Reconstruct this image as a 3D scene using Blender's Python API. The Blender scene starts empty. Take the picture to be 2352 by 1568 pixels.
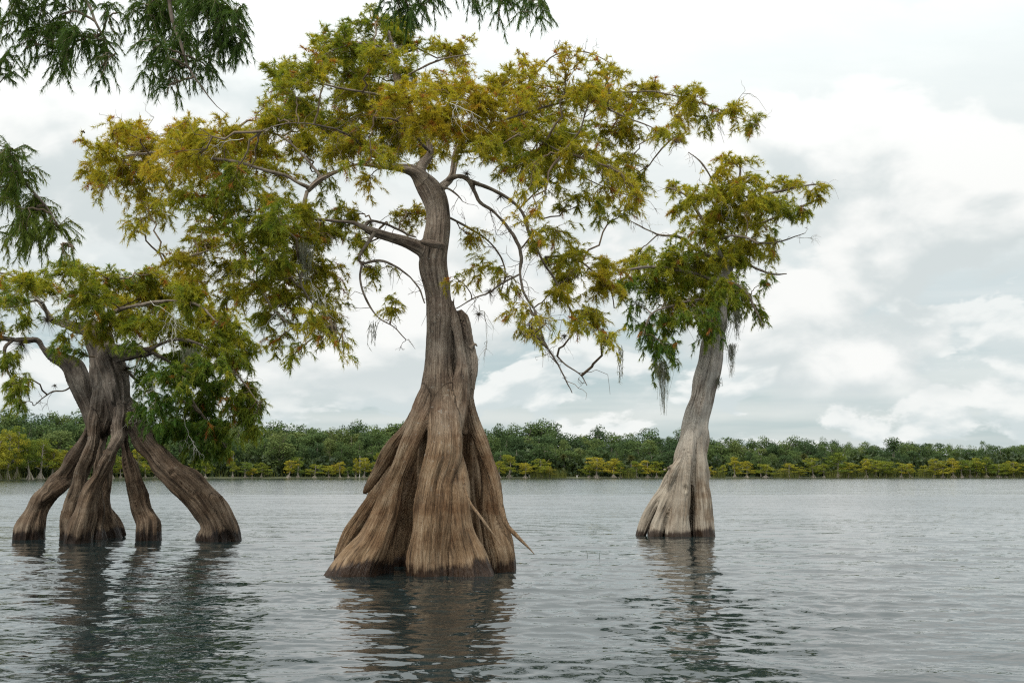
import bpy, math, random
import numpy as np

rng = np.random.default_rng(7)
random.seed(7)
scene = bpy.context.scene
COL = scene.collection

# ------------------------------------------------------------------ camera
F = 2287.0                 # focal length in pixels of a 2352 x 1568 frame
CX, CY, HOR = 1176.0, 784.0, 1087.0
PITCH = math.atan((HOR - CY) / F)
CAMH = 1.8
cam_d = bpy.data.cameras.new("camera")
cam_d.sensor_width = 36.0
cam_d.lens = F * 36.0 / 2352.0
cam_d.clip_start = 0.1
cam_d.clip_end = 6000
cam = bpy.data.objects.new("camera", cam_d)
cam.location = (0, 0, CAMH)
cam.rotation_euler = (math.pi / 2 + PITCH, 0, 0)
COL.objects.link(cam)
scene.camera = cam

# ------------------------------------------------------------------ light
SUN_EL, SUN_AZ = math.radians(52), math.radians(-142)   # azimuth from +Y, clockwise positive: behind the camera, left
sun_dir = np.array([math.sin(SUN_AZ) * math.cos(SUN_EL), math.cos(SUN_AZ) * math.cos(SUN_EL), math.sin(SUN_EL)])
sl = bpy.data.lights.new("sun", 'SUN')
sl.energy = 1.5
sl.angle = math.radians(12)
sl.color = (1.0, 0.95, 0.86)
so = bpy.data.objects.new("sun", sl)
so.rotation_euler = (math.pi / 2 - SUN_EL, 0, -SUN_AZ + math.pi)
so.location = (-30, -30, 60)
COL.objects.link(so)
scene.view_settings.view_transform = 'Standard'
scene.view_settings.look = 'None'
scene.view_settings.exposure = 0.36
scene.view_settings.gamma = 1.0

world = bpy.data.worlds.new("World")
scene.world = world
world.use_nodes = True
wt = world.node_tree
wt.nodes.clear()


class NT:
    """small helper for building node graphs"""
    def __init__(self, tree):
        self.t = tree

    def n(self, typ, **kw):
        nd = self.t.nodes.new(typ)
        ins = kw.pop('ins', {})
        for k, v in kw.items():
            setattr(nd, k, v)
        for k, v in ins.items():
            s = nd.inputs[k]
            if isinstance(v, bpy.types.NodeSocket):
                self.t.links.new(v, s)
            else:
                s.default_value = v
        return nd

    def m(self, op, a, b=None, c=None, clamp=False):
        nd = self.t.nodes.new('ShaderNodeMath')
        nd.operation = op
        nd.use_clamp = clamp
        for i, v in enumerate((a, b, c)):
            if v is None:
                continue
            if isinstance(v, bpy.types.NodeSocket):
                self.t.links.new(v, nd.inputs[i])
            else:
                nd.inputs[i].default_value = v
        return nd.outputs[0]

    def mr(self, v, a, b, c=0.0, d=1.0, smooth=True):
        nd = self.t.nodes.new('ShaderNodeMapRange')
        nd.interpolation_type = 'SMOOTHSTEP' if smooth else 'LINEAR'
        self.t.links.new(v, nd.inputs[0])
        for i, x in enumerate((a, b, c, d)):
            nd.inputs[i + 1].default_value = x
        return nd.outputs[0]

    def mix(self, fac, a, b, blend='MIX'):
        nd = self.t.nodes.new('ShaderNodeMix')
        nd.data_type = 'RGBA'
        nd.blend_type = blend
        for s, v in ((nd.inputs[0], fac), (nd.inputs[6], a), (nd.inputs[7], b)):
            if isinstance(v, bpy.types.NodeSocket):
                self.t.links.new(v, s)
            elif isinstance(v, (int, float)):
                s.default_value = v
            else:
                s.default_value = (*v, 1.0)
        return nd.outputs[2]

    def noise(self, vec, scale, detail=4, rough=0.5, dist=0.0):
        nd = self.n('ShaderNodeTexNoise', ins={'Scale': scale, 'Detail': detail, 'Roughness': rough, 'Distortion': dist})
        self.t.links.new(vec, nd.inputs['Vector'])
        return nd.outputs['Fac']

    def mapping(self, vec, scale=(1, 1, 1), loc=(0, 0, 0), rot=(0, 0, 0)):
        nd = self.n('ShaderNodeMapping', ins={'Scale': scale, 'Location': loc, 'Rotation': rot})
        self.t.links.new(vec, nd.inputs['Vector'])
        return nd.outputs[0]

    def ramp(self, fac, stops, interp='LINEAR'):
        nd = self.t.nodes.new('ShaderNodeValToRGB')
        nd.color_ramp.interpolation = interp
        el = nd.color_ramp.elements
        while len(el) < len(stops):
            el.new(0.5)
        for e, (p, c) in zip(el, stops):
            e.position = p
            e.color = (*c, 1.0)
        self.t.links.new(fac, nd.inputs[0])
        return nd.outputs[0]


W = NT(wt)
tc = W.n('ShaderNodeTexCoord').outputs['Generated']
sky = W.n('ShaderNodeTexSky', sky_type='NISHITA', sun_disc=False)
sky.sun_elevation = SUN_EL
sky.sun_rotation = SUN_AZ
sky.air_density = 1.2
sky.dust_density = 2.0
sky_c = W.n('ShaderNodeVectorMath', operation='SCALE', ins={0: sky.outputs[0], 'Scale': 0.1}).outputs[0]
sep = W.n('ShaderNodeSeparateXYZ', ins={0: tc})
zc = W.m('MAXIMUM', sep.outputs[2], 0.0)
# cloud sheet coordinates: flat layers seen from below, compressed towards the horizon
inv = W.m('DIVIDE', 1.0, W.m('ADD', zc, 0.22))
sheet = W.n('ShaderNodeCombineXYZ', ins={0: W.m('MULTIPLY', sep.outputs[0], inv), 1: W.m('MULTIPLY', sep.outputs[1], inv), 2: 0.0}).outputs[0]
warp = W.n('ShaderNodeTexNoise', ins={'Vector': tc, 'Scale': 3.0, 'Detail': 3.0})
wv = W.n('ShaderNodeVectorMath', operation='SCALE', ins={0: W.n('ShaderNodeVectorMath', operation='SUBTRACT', ins={0: warp.outputs['Color'], 1: (0.5, 0.5, 0.5)}).outputs[0], 'Scale': 0.10}).outputs[0]
cdir = W.n('ShaderNodeVectorMath', operation='ADD', ins={0: tc, 1: wv}).outputs[0]


def cloud_field(off, sc, zs, loc, det, rough):
    v = W.mapping(cdir, (sc, sc, zs), (loc[0], loc[1], loc[2] - off * zs))
    return W.noise(v, 1.0, det, rough)


# two ranks of heaped cloud, near and far, over a thin high veil; the field a little higher up tells lit tops from grey bases
def rank(sc, zs, loc, lo, hi, dz, grey, white):
    c0 = cloud_field(0.0, sc, zs, loc, 6, 0.55)
    c1 = cloud_field(-dz, sc, zs, loc, 3, 0.55)
    lit = W.mr(W.m('SUBTRACT', c0, c1), -0.065, 0.085)
    return c0, W.mr(c0, lo, hi), W.mix(lit, grey, white)


cA, puffA, colA = rank(3.6, 6.2, (0.35, 0.1, 0.25), 0.47, 0.53, 0.045, (0.67, 0.73, 0.735), (0.965, 0.975, 0.955))
cB, puffB, colB = rank(8.5, 19.0, (4.1, 2.3, 0.6), 0.48, 0.535, 0.014, (0.66, 0.735, 0.745), (0.94, 0.96, 0.94))
streak = W.noise(W.mapping(tc, (2.5, 2.5, 30.0)), 1.0, 5, 0.5)
veil = W.mr(W.noise(W.mapping(sheet, (0.8, 1.6, 1.0), (2.2, 0.7, 0)), 1.6, 6, 0.58), 0.30, 0.70)
base = W.mix(W.mr(streak, 0.36, 0.64), (0.53, 0.65, 0.675), (0.80, 0.855, 0.85))
base = W.mix(0.2, base, sky_c)
low = W.mix(W.m('MULTIPLY', puffB, W.mr(zc, 0.0, 0.02, 0.25, 0.9)), base, colB)
high = W.mix(veil, (0.76, 0.82, 0.82), (0.875, 0.91, 0.90))
back = W.mix(W.mr(zc, 0.08, 0.26), low, high)
skycol = W.mix(W.m('MULTIPLY', puffA, W.mr(zc, 0.04, 0.10)), back, W.mix(W.mr(zc, 0.26, 0.46, 0.0, 0.7), colA, high))
# an overcast sky grows brighter from the horizon to overhead
bg = W.n('ShaderNodeBackground', ins={'Color': skycol, 'Strength': W.mr(zc, 0.22, 1.0, 0.78, 2.0)})
world.cycles.sampling_method = 'MANUAL'
world.cycles.sample_map_resolution = 512
W.n('ShaderNodeOutputWorld', ins={'Surface': bg.outputs[0]})

# ------------------------------------------------------------------ projection helpers: pixel of the photograph at a real distance -> place
cp, sp = math.cos(PITCH), math.sin(PITCH)


def P(px, py, Y):
    u, v = (px - CX) / F, (CY - py) / F
    t = Y / (cp - v * sp)
    return np.array([u * t, Y, CAMH + (sp + v * cp) * t])


def WY(py):
    """distance at which the water surface is seen at image row py"""
    v = (CY - py) / F
    return -CAMH / (sp + v * cp) * (cp - v * sp)


def nrm(a):
    return a / np.maximum(np.linalg.norm(a, axis=-1, keepdims=True), 1e-9)


def vnoise(p, freq, seed, octaves=3):
    """cheap smooth pseudo-noise of 3D points, about -1..1"""
    r = np.random.default_rng(seed)
    out = np.zeros(len(p))
    amp, tot = 1.0, 0.0
    for o in range(octaves):
        for k in range(5):
            d = r.normal(size=3)
            d /= np.linalg.norm(d)
            out += amp * np.sin((p @ d) * freq * (0.7 + 0.6 * r.random()) + r.random() * 6.28)
        tot += amp * 1.7
        amp *= 0.55
        freq *= 2.1
    return out / tot


# ------------------------------------------------------------------ mesh helpers
def mesh_np(name, v, f, mat=None, attrs=None, smooth=False):
    me = bpy.data.meshes.new(name)
    v = np.ascontiguousarray(v, dtype=np.float32)
    f = np.ascontiguousarray(f, dtype=np.int32)
    k = f.shape[1]
    me.vertices.add(len(v))
    me.vertices.foreach_set('co', v.ravel())
    me.loops.add(f.size)
    me.loops.foreach_set('vertex_index', f.ravel())
    me.polygons.add(len(f))
    me.polygons.foreach_set('loop_start', np.arange(0, f.size, k, dtype=np.int32))
    if smooth:
        me.polygons.foreach_set('use_smooth', np.ones(len(f), dtype=bool))
    me.update(calc_edges=True)
    for an, arr in (attrs or {}).items():
        arr = np.ascontiguousarray(arr, dtype=np.float32)
        if arr.ndim == 1:
            me.attributes.new(an, 'FLOAT', 'POINT').data.foreach_set('value', arr)
        else:
            me.attributes.new(an, 'FLOAT_VECTOR', 'POINT').data.foreach_set('vector', arr.ravel())
    if mat:
        me.materials.append(mat)
    return me


def add(name, data, parent=None, loc=None):
    o = bpy.data.objects.new(name, data)
    COL.objects.link(o)
    if loc is not None:
        o.location = loc
    if parent is not None:
        o.parent = parent
        # child vertices are given in world space; the parent sits at its base
        o.matrix_parent_inverse.identity()
    return o


def tag(o, label=None, cat=None, group=None, kind=None):
    if label:
        o['label'] = label
    if cat:
        o['category'] = cat
    if group:
        o['group'] = group
    if kind:
        o['kind'] = kind
    return o


def catmull(pts, n):
    pts = np.asarray(pts, float)
    p = np.vstack([2 * pts[0] - pts[1], pts, 2 * pts[-1] - pts[-2]])
    seg = len(pts) - 1
    d = np.linalg.norm(np.diff(pts[:, :3], axis=0), axis=1)
    cum = np.concatenate([[0], np.cumsum(d)])
    s = np.linspace(0, cum[-1], n)
    i = np.clip(np.searchsorted(cum, s, side='right') - 1, 0, seg - 1)
    t = ((s - cum[i]) / np.maximum(d[i], 1e-9))[:, None]
    a, b, c, e = p[i], p[i + 1], p[i + 2], p[i + 3]
    return 0.5 * ((2 * b) + (-a + c) * t + (2 * a - 5 * b + 4 * c - e) * t ** 2 + (-a + 3 * b - 3 * c + e) * t ** 3)


def frames(path):
    """path (T,m,3) -> tangents and two normals, rotation kept small along the path"""
    t = np.empty_like(path)
    t[:, 1:-1] = path[:, 2:] - path[:, :-2]
    t[:, 0] = path[:, 1] - path[:, 0]
    t[:, -1] = path[:, -1] - path[:, -2]
    t = nrm(t)
    ref = np.where(np.abs(t[:, :1, 1:2]) > 0.9, np.array([1.0, 0, 0]), np.array([0, 1.0, 0]))
    a = np.empty_like(path)
    cur = nrm(np.cross(t[:, 0], ref[:, 0]))
    for j in range(path.shape[1]):
        cur = nrm(cur - (cur * t[:, j]).sum(-1, keepdims=True) * t[:, j])
        a[:, j] = cur
    return t, a, np.cross(t, a)


def tubes(path, rad, k, cap=False):
    """many tubes at once: path (T,m,3), rad (T,m) -> verts, quads"""
    T, m, _ = path.shape
    t, a, b = frames(path)
    th = np.arange(k) * 2 * np.pi / k
    v = path[:, :, None] + rad[:, :, None, None] * (a[:, :, None] * np.cos(th)[:, None] + b[:, :, None] * np.sin(th)[:, None])
    idx = np.arange(T * m * k).reshape(T, m, k)
    nx = np.roll(idx, -1, axis=2)
    f = np.stack([idx[:, :-1], nx[:, :-1], nx[:, 1:], idx[:, 1:]], -1).reshape(-1, 4)
    return v.reshape(-1, 3), f


class Acc:
    def __init__(self):
        self.v, self.f, self.n, self.at = [], [], 0, {}

    def add(self, v, f, **at):
        self.v.append(v)
        self.f.append(f + self.n)
        self.n += len(v)
        for k, x in at.items():
            self.at.setdefault(k, []).append(x)

    def mesh(self, name, mat, smooth=False, off=None):
        v = np.concatenate(self.v)
        if off is not None:
            v = v - off
        return mesh_np(name, v, np.concatenate(self.f), mat, {k: np.concatenate(x) for k, x in self.at.items()}, smooth)


# ------------------------------------------------------------------ materials
def new_mat(name):
    m = bpy.data.materials.new(name)
    m.use_nodes = True
    m.node_tree.nodes.clear()
    return m, NT(m.node_tree)


def bark_mat(name, dark, mid, pale, stain, wet_h=0.22, pale_lo=0.45, pale_hi=0.75, bump=0.6, fib=9.0):
    m, N = new_mat(name)
    at = N.n('ShaderNodeAttribute', attribute_name='bark').outputs['Vector']
    pos = N.n('ShaderNodeNewGeometry').outputs['Position']
    z = N.n('ShaderNodeSeparateXYZ', ins={0: pos}).outputs[2]
    f1 = N.noise(N.mapping(at, (1, 1, 0.06)), fib * 5.0, 5, 0.62)
    f2 = N.noise(N.mapping(at, (1, 1, 0.10)), fib * 1.6, 4, 0.6)
    f3 = N.noise(N.mapping(pos, (1, 1, 0.4)), fib * 0.35, 4, 0.6, 0.6)
    big = N.noise(pos, 1.1, 4, 0.6)
    val = N.m('ADD', N.m('MULTIPLY', f1, 0.45), N.m('ADD', N.m('MULTIPLY', f2, 0.35), N.m('MULTIPLY', f3, 0.35)))
    col = N.ramp(val, [(0.44, dark), (0.575, mid), (0.72, pale)])
    # old water marks: faint level bands, wavering
    zz = N.m('ADD', z, N.m('MULTIPLY', f3, 0.35))
    bandv = N.n('ShaderNodeCombineXYZ', ins={2: zz}).outputs[0]
    band = N.noise(bandv, 2.6, 3, 0.6)
    col = N.mix(N.mr(N.noise(pos, 2.3, 5, 0.65, 0.4), 0.40, 0.66, 0.0, 0.55), col, N.mix(1.0, col, (0.62, 0.50, 0.42), 'MULTIPLY'))
    col = N.mix(N.mr(band, 0.42, 0.62, 0.0, 0.6), col, N.mix(1.0, col, stain, 'MULTIPLY'))
    col = N.mix(N.mr(big, pale_lo, pale_hi, 0.0, 0.75), col, N.mix(0.55, col, pale))
    # weathering: greyer wood higher up
    up = N.mr(N.m('ADD', z, N.m('MULTIPLY', big, 1.6)), 2.6, 5.2)
    grey = N.n('ShaderNodeHueSaturation', ins={'Saturation': 0.62, 'Value': 1.12, 'Color': col}).outputs[0]
    col = N.mix(up, col, grey)
    # lichen flecks
    li = N.mr(N.noise(pos, 11.0, 5, 0.7, 0.8), 0.60, 0.70, 0.0, 0.55)
    col = N.mix(N.m('MULTIPLY', li, N.mr(z, 0.6, 3.0)), col, (0.47, 0.46, 0.41))
    crack = N.mr(N.noise(N.mapping(at, (1, 1, 0.05)), fib * 2.2, 2, 0.5), 0.30, 0.42, 0.62, 1.0)
    col = N.mix(1.0, col, N.n('ShaderNodeCombineColor', ins={0: crack, 1: crack, 2: crack}).outputs[0], 'MULTIPLY')
    # wet, dark foot above the water
    wl = N.m('ADD', z, N.m('ADD', N.m('MULTIPLY', N.m('SUBTRACT', f2, 0.5), 0.28), N.m('ADD', N.m('MULTIPLY', N.m('SUBTRACT', f1, 0.5), 0.22), N.m('MULTIPLY', N.m('SUBTRACT', big, 0.5), 0.55))))
    wet = N.mr(wl, wet_h - 0.10, wet_h + 0.06, 1.0, 0.0)
    col = N.mix(wet, col, N.mix(1.0, col, (0.16, 0.13, 0.12), 'MULTIPLY'))
    hgt = N.m('ADD', N.m('MULTIPLY', f1, 0.5), f2)
    bp = N.n('ShaderNodeBump', ins={'Height': hgt, 'Strength': bump, 'Distance': 0.09})
    b = N.n('ShaderNodeBsdfPrincipled', ins={'Base Color': col, 'Roughness': N.mr(wet, 0, 1, 0.85, 0.35), 'Normal': bp.outputs[0], 'Specular IOR Level': 0.25})
    N.n('ShaderNodeOutputMaterial', ins={'Surface': b.outputs[0]})
    return m


def twig_mat(name, a, b):
    m, N = new_mat(name)
    pos = N.n('ShaderNodeNewGeometry').outputs['Position']
    col = N.ramp(N.noise(pos, 6.0, 4, 0.6), [(0.35, a), (0.65, b)])
    s = N.n('ShaderNodeBsdfPrincipled', ins={'Base Color': col, 'Roughness': 0.85, 'Specular IOR Level': 0.2})
    N.n('ShaderNodeOutputMaterial', ins={'Surface': s.outputs[0]})
    return m


def leaf_mat(name, stops, transl=0.46):
    """tint attribute 0..1 picks the needle's own colour"""
    m, N = new_mat(name)
    t = N.n('ShaderNodeAttribute', attribute_name='tint').outputs['Fac']
    col = N.ramp(t, stops)
    d = N.n('ShaderNodeBsdfPrincipled', ins={'Base Color': col, 'Roughness': 0.6, 'Specular IOR Level': 0.25})
    tr = N.n('ShaderNodeBsdfTranslucent', ins={'Color': N.mix(1.0, col, (1.15, 1.1, 0.6), 'MULTIPLY')})
    mx = N.n('ShaderNodeMixShader', ins={0: transl, 1: d.outputs[0], 2: tr.outputs[0]})
    N.n('ShaderNodeOutputMaterial', ins={'Surface': mx.outputs[0]})
    return m


def far_leaf_mat(name, stops, transl=0.2):
    m, N = new_mat(name)
    oi = N.n('ShaderNodeObjectInfo').outputs['Random']
    t = N.n('ShaderNodeAttribute', attribute_name='tint').outputs['Fac']
    v = N.m('ADD', N.m('MULTIPLY', oi, 0.65), N.m('MULTIPLY', t, 0.35), clamp=True)
    col = N.ramp(v, stops)
    d = N.n('ShaderNodeBsdfPrincipled', ins={'Base Color': col, 'Roughness': 0.8, 'Specular IOR Level': 0.1})
    tr = N.n('ShaderNodeBsdfTranslucent', ins={'Color': col})
    mx = N.n('ShaderNodeMixShader', ins={0: transl, 1: d.outputs[0], 2: tr.outputs[0]})
    N.n('ShaderNodeOutputMaterial', ins={'Surface': mx.outputs[0]})
    return m


M = {}
M['bark_main'] = bark_mat('bark_brown', (0.062, 0.038, 0.022), (0.235, 0.152, 0.086), (0.43, 0.325, 0.22), (0.62, 0.48, 0.37), bump=1.0)
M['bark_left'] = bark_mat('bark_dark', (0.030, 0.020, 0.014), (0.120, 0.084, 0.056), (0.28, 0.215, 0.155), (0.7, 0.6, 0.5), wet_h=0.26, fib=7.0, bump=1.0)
M['bark_right'] = bark_mat('bark_pale', (0.065, 0.047, 0.034), (0.25, 0.20, 0.148), (0.48, 0.43, 0.355), (0.62, 0.5, 0.4), wet_h=0.20, pale_lo=0.38, pale_hi=0.6, fib=7.0)
M['branch'] = twig_mat('branch_bark', (0.085, 0.065, 0.05), (0.23, 0.19, 0.15))
M['twig'] = twig_mat('twig_bark', (0.10, 0.07, 0.045), (0.21, 0.16, 0.11))
M['dead'] = twig_mat('bleached_dead_twig', (0.36, 0.33, 0.29), (0.62, 0.60, 0.55))
M['cone'] = twig_mat('cone_brown', (0.045, 0.032, 0.022), (0.10, 0.075, 0.05))
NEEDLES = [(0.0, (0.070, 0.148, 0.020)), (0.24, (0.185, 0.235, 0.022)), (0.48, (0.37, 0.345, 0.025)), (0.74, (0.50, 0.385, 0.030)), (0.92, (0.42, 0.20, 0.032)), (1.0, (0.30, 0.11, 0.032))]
M['needle'] = leaf_mat('cypress_needles', NEEDLES)
M['needle_near'] = leaf_mat('cypress_needles_green', [(0.0, (0.045, 0.095, 0.016)), (0.5, (0.090, 0.150, 0.022)), (1.0, (0.20, 0.215, 0.024))], 0.45)
M['moss'] = leaf_mat('spanish_moss', [(0.0, (0.11, 0.115, 0.075)), (1.0, (0.27, 0.27, 0.20))], 0.3)
M['airplant'] = leaf_mat('air_plant_leaf', [(0.0, (0.06, 0.045, 0.03)), (1.0, (0.16, 0.13, 0.09))], 0.15)
M['far_leaf'] = far_leaf_mat('wood_leaves', [(0.0, (0.038, 0.066, 0.030)), (0.35, (0.065, 0.104, 0.036)), (0.62, (0.098, 0.142, 0.042)), (0.85, (0.150, 0.175, 0.052)), (1.0, (0.21, 0.185, 0.055))])  # slightly bluish greens: a little distance haze is put into the leaf colour
M['far_cyp'] = far_leaf_mat('far_cypress_leaves', [(0.0, (0.09, 0.14, 0.024)), (0.35, (0.19, 0.215, 0.026)), (0.7, (0.33, 0.29, 0.03)), (1.0, (0.42, 0.26, 0.04))], 0.3)
M['brush'] = leaf_mat('undergrowth_leaf', [(0.0, (0.02, 0.036, 0.014)), (1.0, (0.06, 0.085, 0.026))], 0.2)
M['far_trunk'] = twig_mat('far_trunk', (0.16, 0.135, 0.105), (0.34, 0.30, 0.25))
M['reed'] = leaf_mat('reed_leaf', [(0.0, (0.07, 0.095, 0.02)), (1.0, (0.19, 0.19, 0.045))], 0.3)
M['palm'] = leaf_mat('palm_leaf', [(0.0, (0.05, 0.07, 0.02)), (1.0, (0.13, 0.13, 0.04))], 0.25)
mt, N = new_mat('ground_litter')
gp = N.n('ShaderNodeNewGeometry').outputs['Position']
gc = N.ramp(N.noise(gp, 0.5, 5, 0.6), [(0.35, (0.03, 0.035, 0.015)), (0.65, (0.07, 0.075, 0.03))])
N.n('ShaderNodeOutputMaterial', ins={'Surface': N.n('ShaderNodeBsdfPrincipled', ins={'Base Color': gc, 'Roughness': 0.95}).outputs[0]})
M['ground'] = mt

mt, N = new_mat('lake_water')
gp = N.n('ShaderNodeNewGeometry').outputs['Position']
w1 = N.noise(N.mapping(gp, (1.0, 1.45, 1.0), rot=(0, 0, 0.16)), 3.0, 2, 0.5, 0.5)
w0 = N.noise(N.mapping(gp, (1.0, 1.7, 1.0), rot=(0, 0, 0.25)), 0.8, 2, 0.5, 0.3)
w2 = N.noise(N.mapping(gp, (1.0, 1.5, 1.0), rot=(0, 0, -0.22)), 7.0, 2, 0.5, 0.4)
peaks = N.m('POWER', N.mr(w1, 0.42, 0.85, smooth=False), 1.6)
gy = N.n('ShaderNodeSeparateXYZ', ins={0: gp}).outputs[1]
# short chop is real geometry up close; farther off, where the mesh is too coarse to hold it, bump carries it,
# leaned to the windward side as the visible faces of real waves are at such a low view
far = N.mr(gy, 20, 90)
gusts = N.mr(N.noise(N.mapping(gp, (0.10, 0.30, 1.0)), 1.0, 4, 0.6), 0.3, 0.7, 0.4, 1.5)
lean = N.m('MULTIPLY', N.m('MULTIPLY', gy, 3.2), far)
hw = N.m('ADD', N.m('MULTIPLY', N.m('ADD', N.m('MULTIPLY', peaks, 1.1), N.m('MULTIPLY', w0, 3.0)), gusts), lean)
b1 = N.n('ShaderNodeBump', ins={'Height': hw, 'Distance': 0.0105, 'Filter Width': 0.004, 'Strength': N.mr(gy, 10, 26, 0.7, 1.0)})
b2 = N.n('ShaderNodeBump', ins={'Height': w2, 'Distance': 0.003, 'Filter Width': 0.02, 'Strength': 0.8, 'Normal': b1.outputs[0]})
N.n('ShaderNodeOutputMaterial', ins={'Surface': N.n('ShaderNodeBsdfPrincipled', ins={'Base Color': (0.008, 0.017, 0.018, 1), 'Roughness': 0.03, 'IOR': 1.5, 'Specular IOR Level': 0.5, 'Normal': b2.outputs[0]}).outputs[0]})
M['water'] = mt

# ------------------------------------------------------------------ lake: real waves near, sized to what each distance can show
def shore_y(x_over_y):
    px = CX + x_over_y * F
    return np.interp(px, [-600, 0, 200, 420, 600, 1176, 1800, 2352, 3000], [262, 282, 312, 352, 372, 380, 398, 408, 415])


def build_lake():
    rows = np.concatenate([np.geomspace(2.0, 8.0, 30, endpoint=False),
                           CAMH * F / np.linspace(CAMH * F / 8.0, CAMH * F / 120.0, 380),
                           np.geomspace(124, 460, 24)])
    cols = np.linspace(-0.72, 0.72, 620)
    Yg, Ug = np.meshgrid(rows, cols, indexing='ij')
    X, Y = Ug * (Yg + 1.5), Yg.copy()
    sp_y = np.gradient(rows)[:, None] * np.ones_like(Yg)
    sp_x = (cols[1] - cols[0]) * Yg
    r = np.random.default_rng(3)
    z = np.zeros_like(X)
    dx = np.zeros_like(X)
    dy = np.zeros_like(X)
    nw = 70
    lam = np.exp(np.linspace(math.log(0.15), math.log(2.4), nw))
    gust = 0.75 + 0.45 * np.sin(X * 0.35 + Y * 0.22 + 1.0) * np.sin(Y * 0.31 - X * 0.13) + 0.2 * np.sin(X * 0.9 - Y * 0.6)
    gust = np.clip(gust, 0.25, 1.7)
    for L in lam:
        ang = math.radians(-98 + r.normal() * (20 + 22 * (L < 0.6)))
        kx, ky = math.cos(ang) * 2 * math.pi / L, math.sin(ang) * 2 * math.pi / L
        slope = 0.0185 * (1.15 if L < 0.2 else 1.45 if L < 0.55 else 0.9 if L < 0.9 else 0.6)
        A = slope * L / (2 * math.pi)
        res = np.clip((L * 0.5 - np.maximum(sp_y * abs(math.sin(ang)), sp_x * abs(math.cos(ang)))) / (L * 0.3), 0, 1)
        ph = kx * X + ky * Y + r.random() * 6.28
        amp = A * res * (gust if L < 0.8 else 1.0)
        z += amp * np.cos(ph)
        q = 0.8
        dx -= q * amp * math.cos(ang) * np.sin(ph)
        dy -= q * amp * math.sin(ang) * np.sin(ph)
    v = np.stack([X + dx, Y + dy, z], -1).reshape(-1, 3)
    nr, nc = X.shape
    idx = np.arange(nr * nc).reshape(nr, nc)
    f = np.stack([idx[:-1, :-1], idx[:-1, 1:], idx[1:, 1:], idx[1:, :-1]], -1).reshape(-1, 4)
    return add('lake', mesh_np('lake', v, f, M['water'], smooth=True))


lake = tag(build_lake(), 'dark rippling lake water under the three big cypresses', 'water', kind='structure')

# ------------------------------------------------------------------ trunks: root and stem columns merged into one wood surface, then split into parts
def spine(pts, n=None):
    """pts: (px, py, Y, half width in pixels) -> smooth world path and radius"""
    w = []
    for px, py, Y, r in pts:
        p = P(px, py, Y)
        w.append([*p, r * Y / F])
    L = sum(np.linalg.norm(np.subtract(a[:3], b[:3])) for a, b in zip(w, w[1:]))
    c = catmull(w, n or max(12, int(L / 0.08)))
    return c[:, :3], np.maximum(c[:, 3], 0.006)


def chain_mesh(path, rad, seed, lobes=0.10, k=36, depth=1.0):
    r = np.random.default_rng(seed)
    t, a, b = [x[0] for x in frames(path[None])]
    th = np.arange(k) * 2 * np.pi / k
    s = np.concatenate([[0], np.cumsum(np.linalg.norm(np.diff(path, axis=0), axis=1))])
    prof = np.ones((len(path), k))
    for j in range(5):
        kk = r.integers(3, 9)
        prof += lobes * (0.5 + 0.5 * r.random()) / (1 + 0.15 * kk) * np.cos(kk * th[None] + r.random() * 6.28 + s[:, None] * r.normal() * 0.7)
    prof += 0.05 * np.sin(s[:, None] * (3 + 3 * r.random()) + r.random() * 6.28 + 2 * np.cos(th)[None])
    v = path[:, None] + rad[:, None, None] * prof[:, :, None] * (a[:, None] * np.cos(th)[:, None] + depth * b[:, None] * np.sin(th)[:, None])
    m = len(path)
    idx = np.arange(m * k).reshape(m, k)
    nx = np.roll(idx, -1, axis=1)
    f = np.stack([idx[:-1], nx[:-1], nx[1:], idx[1:]], -1).reshape(-1, 4).tolist()
    v = np.vstack([v.reshape(-1, 3), path[:1], path[-1:]])
    c0, c1 = m * k, m * k + 1
    f += [[idx[0, (i + 1) % k], idx[0, i], c0] for i in range(k)]
    f += [[idx[-1, i], idx[-1, (i + 1) % k], c1] for i in range(k)]
    return v, f


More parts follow.
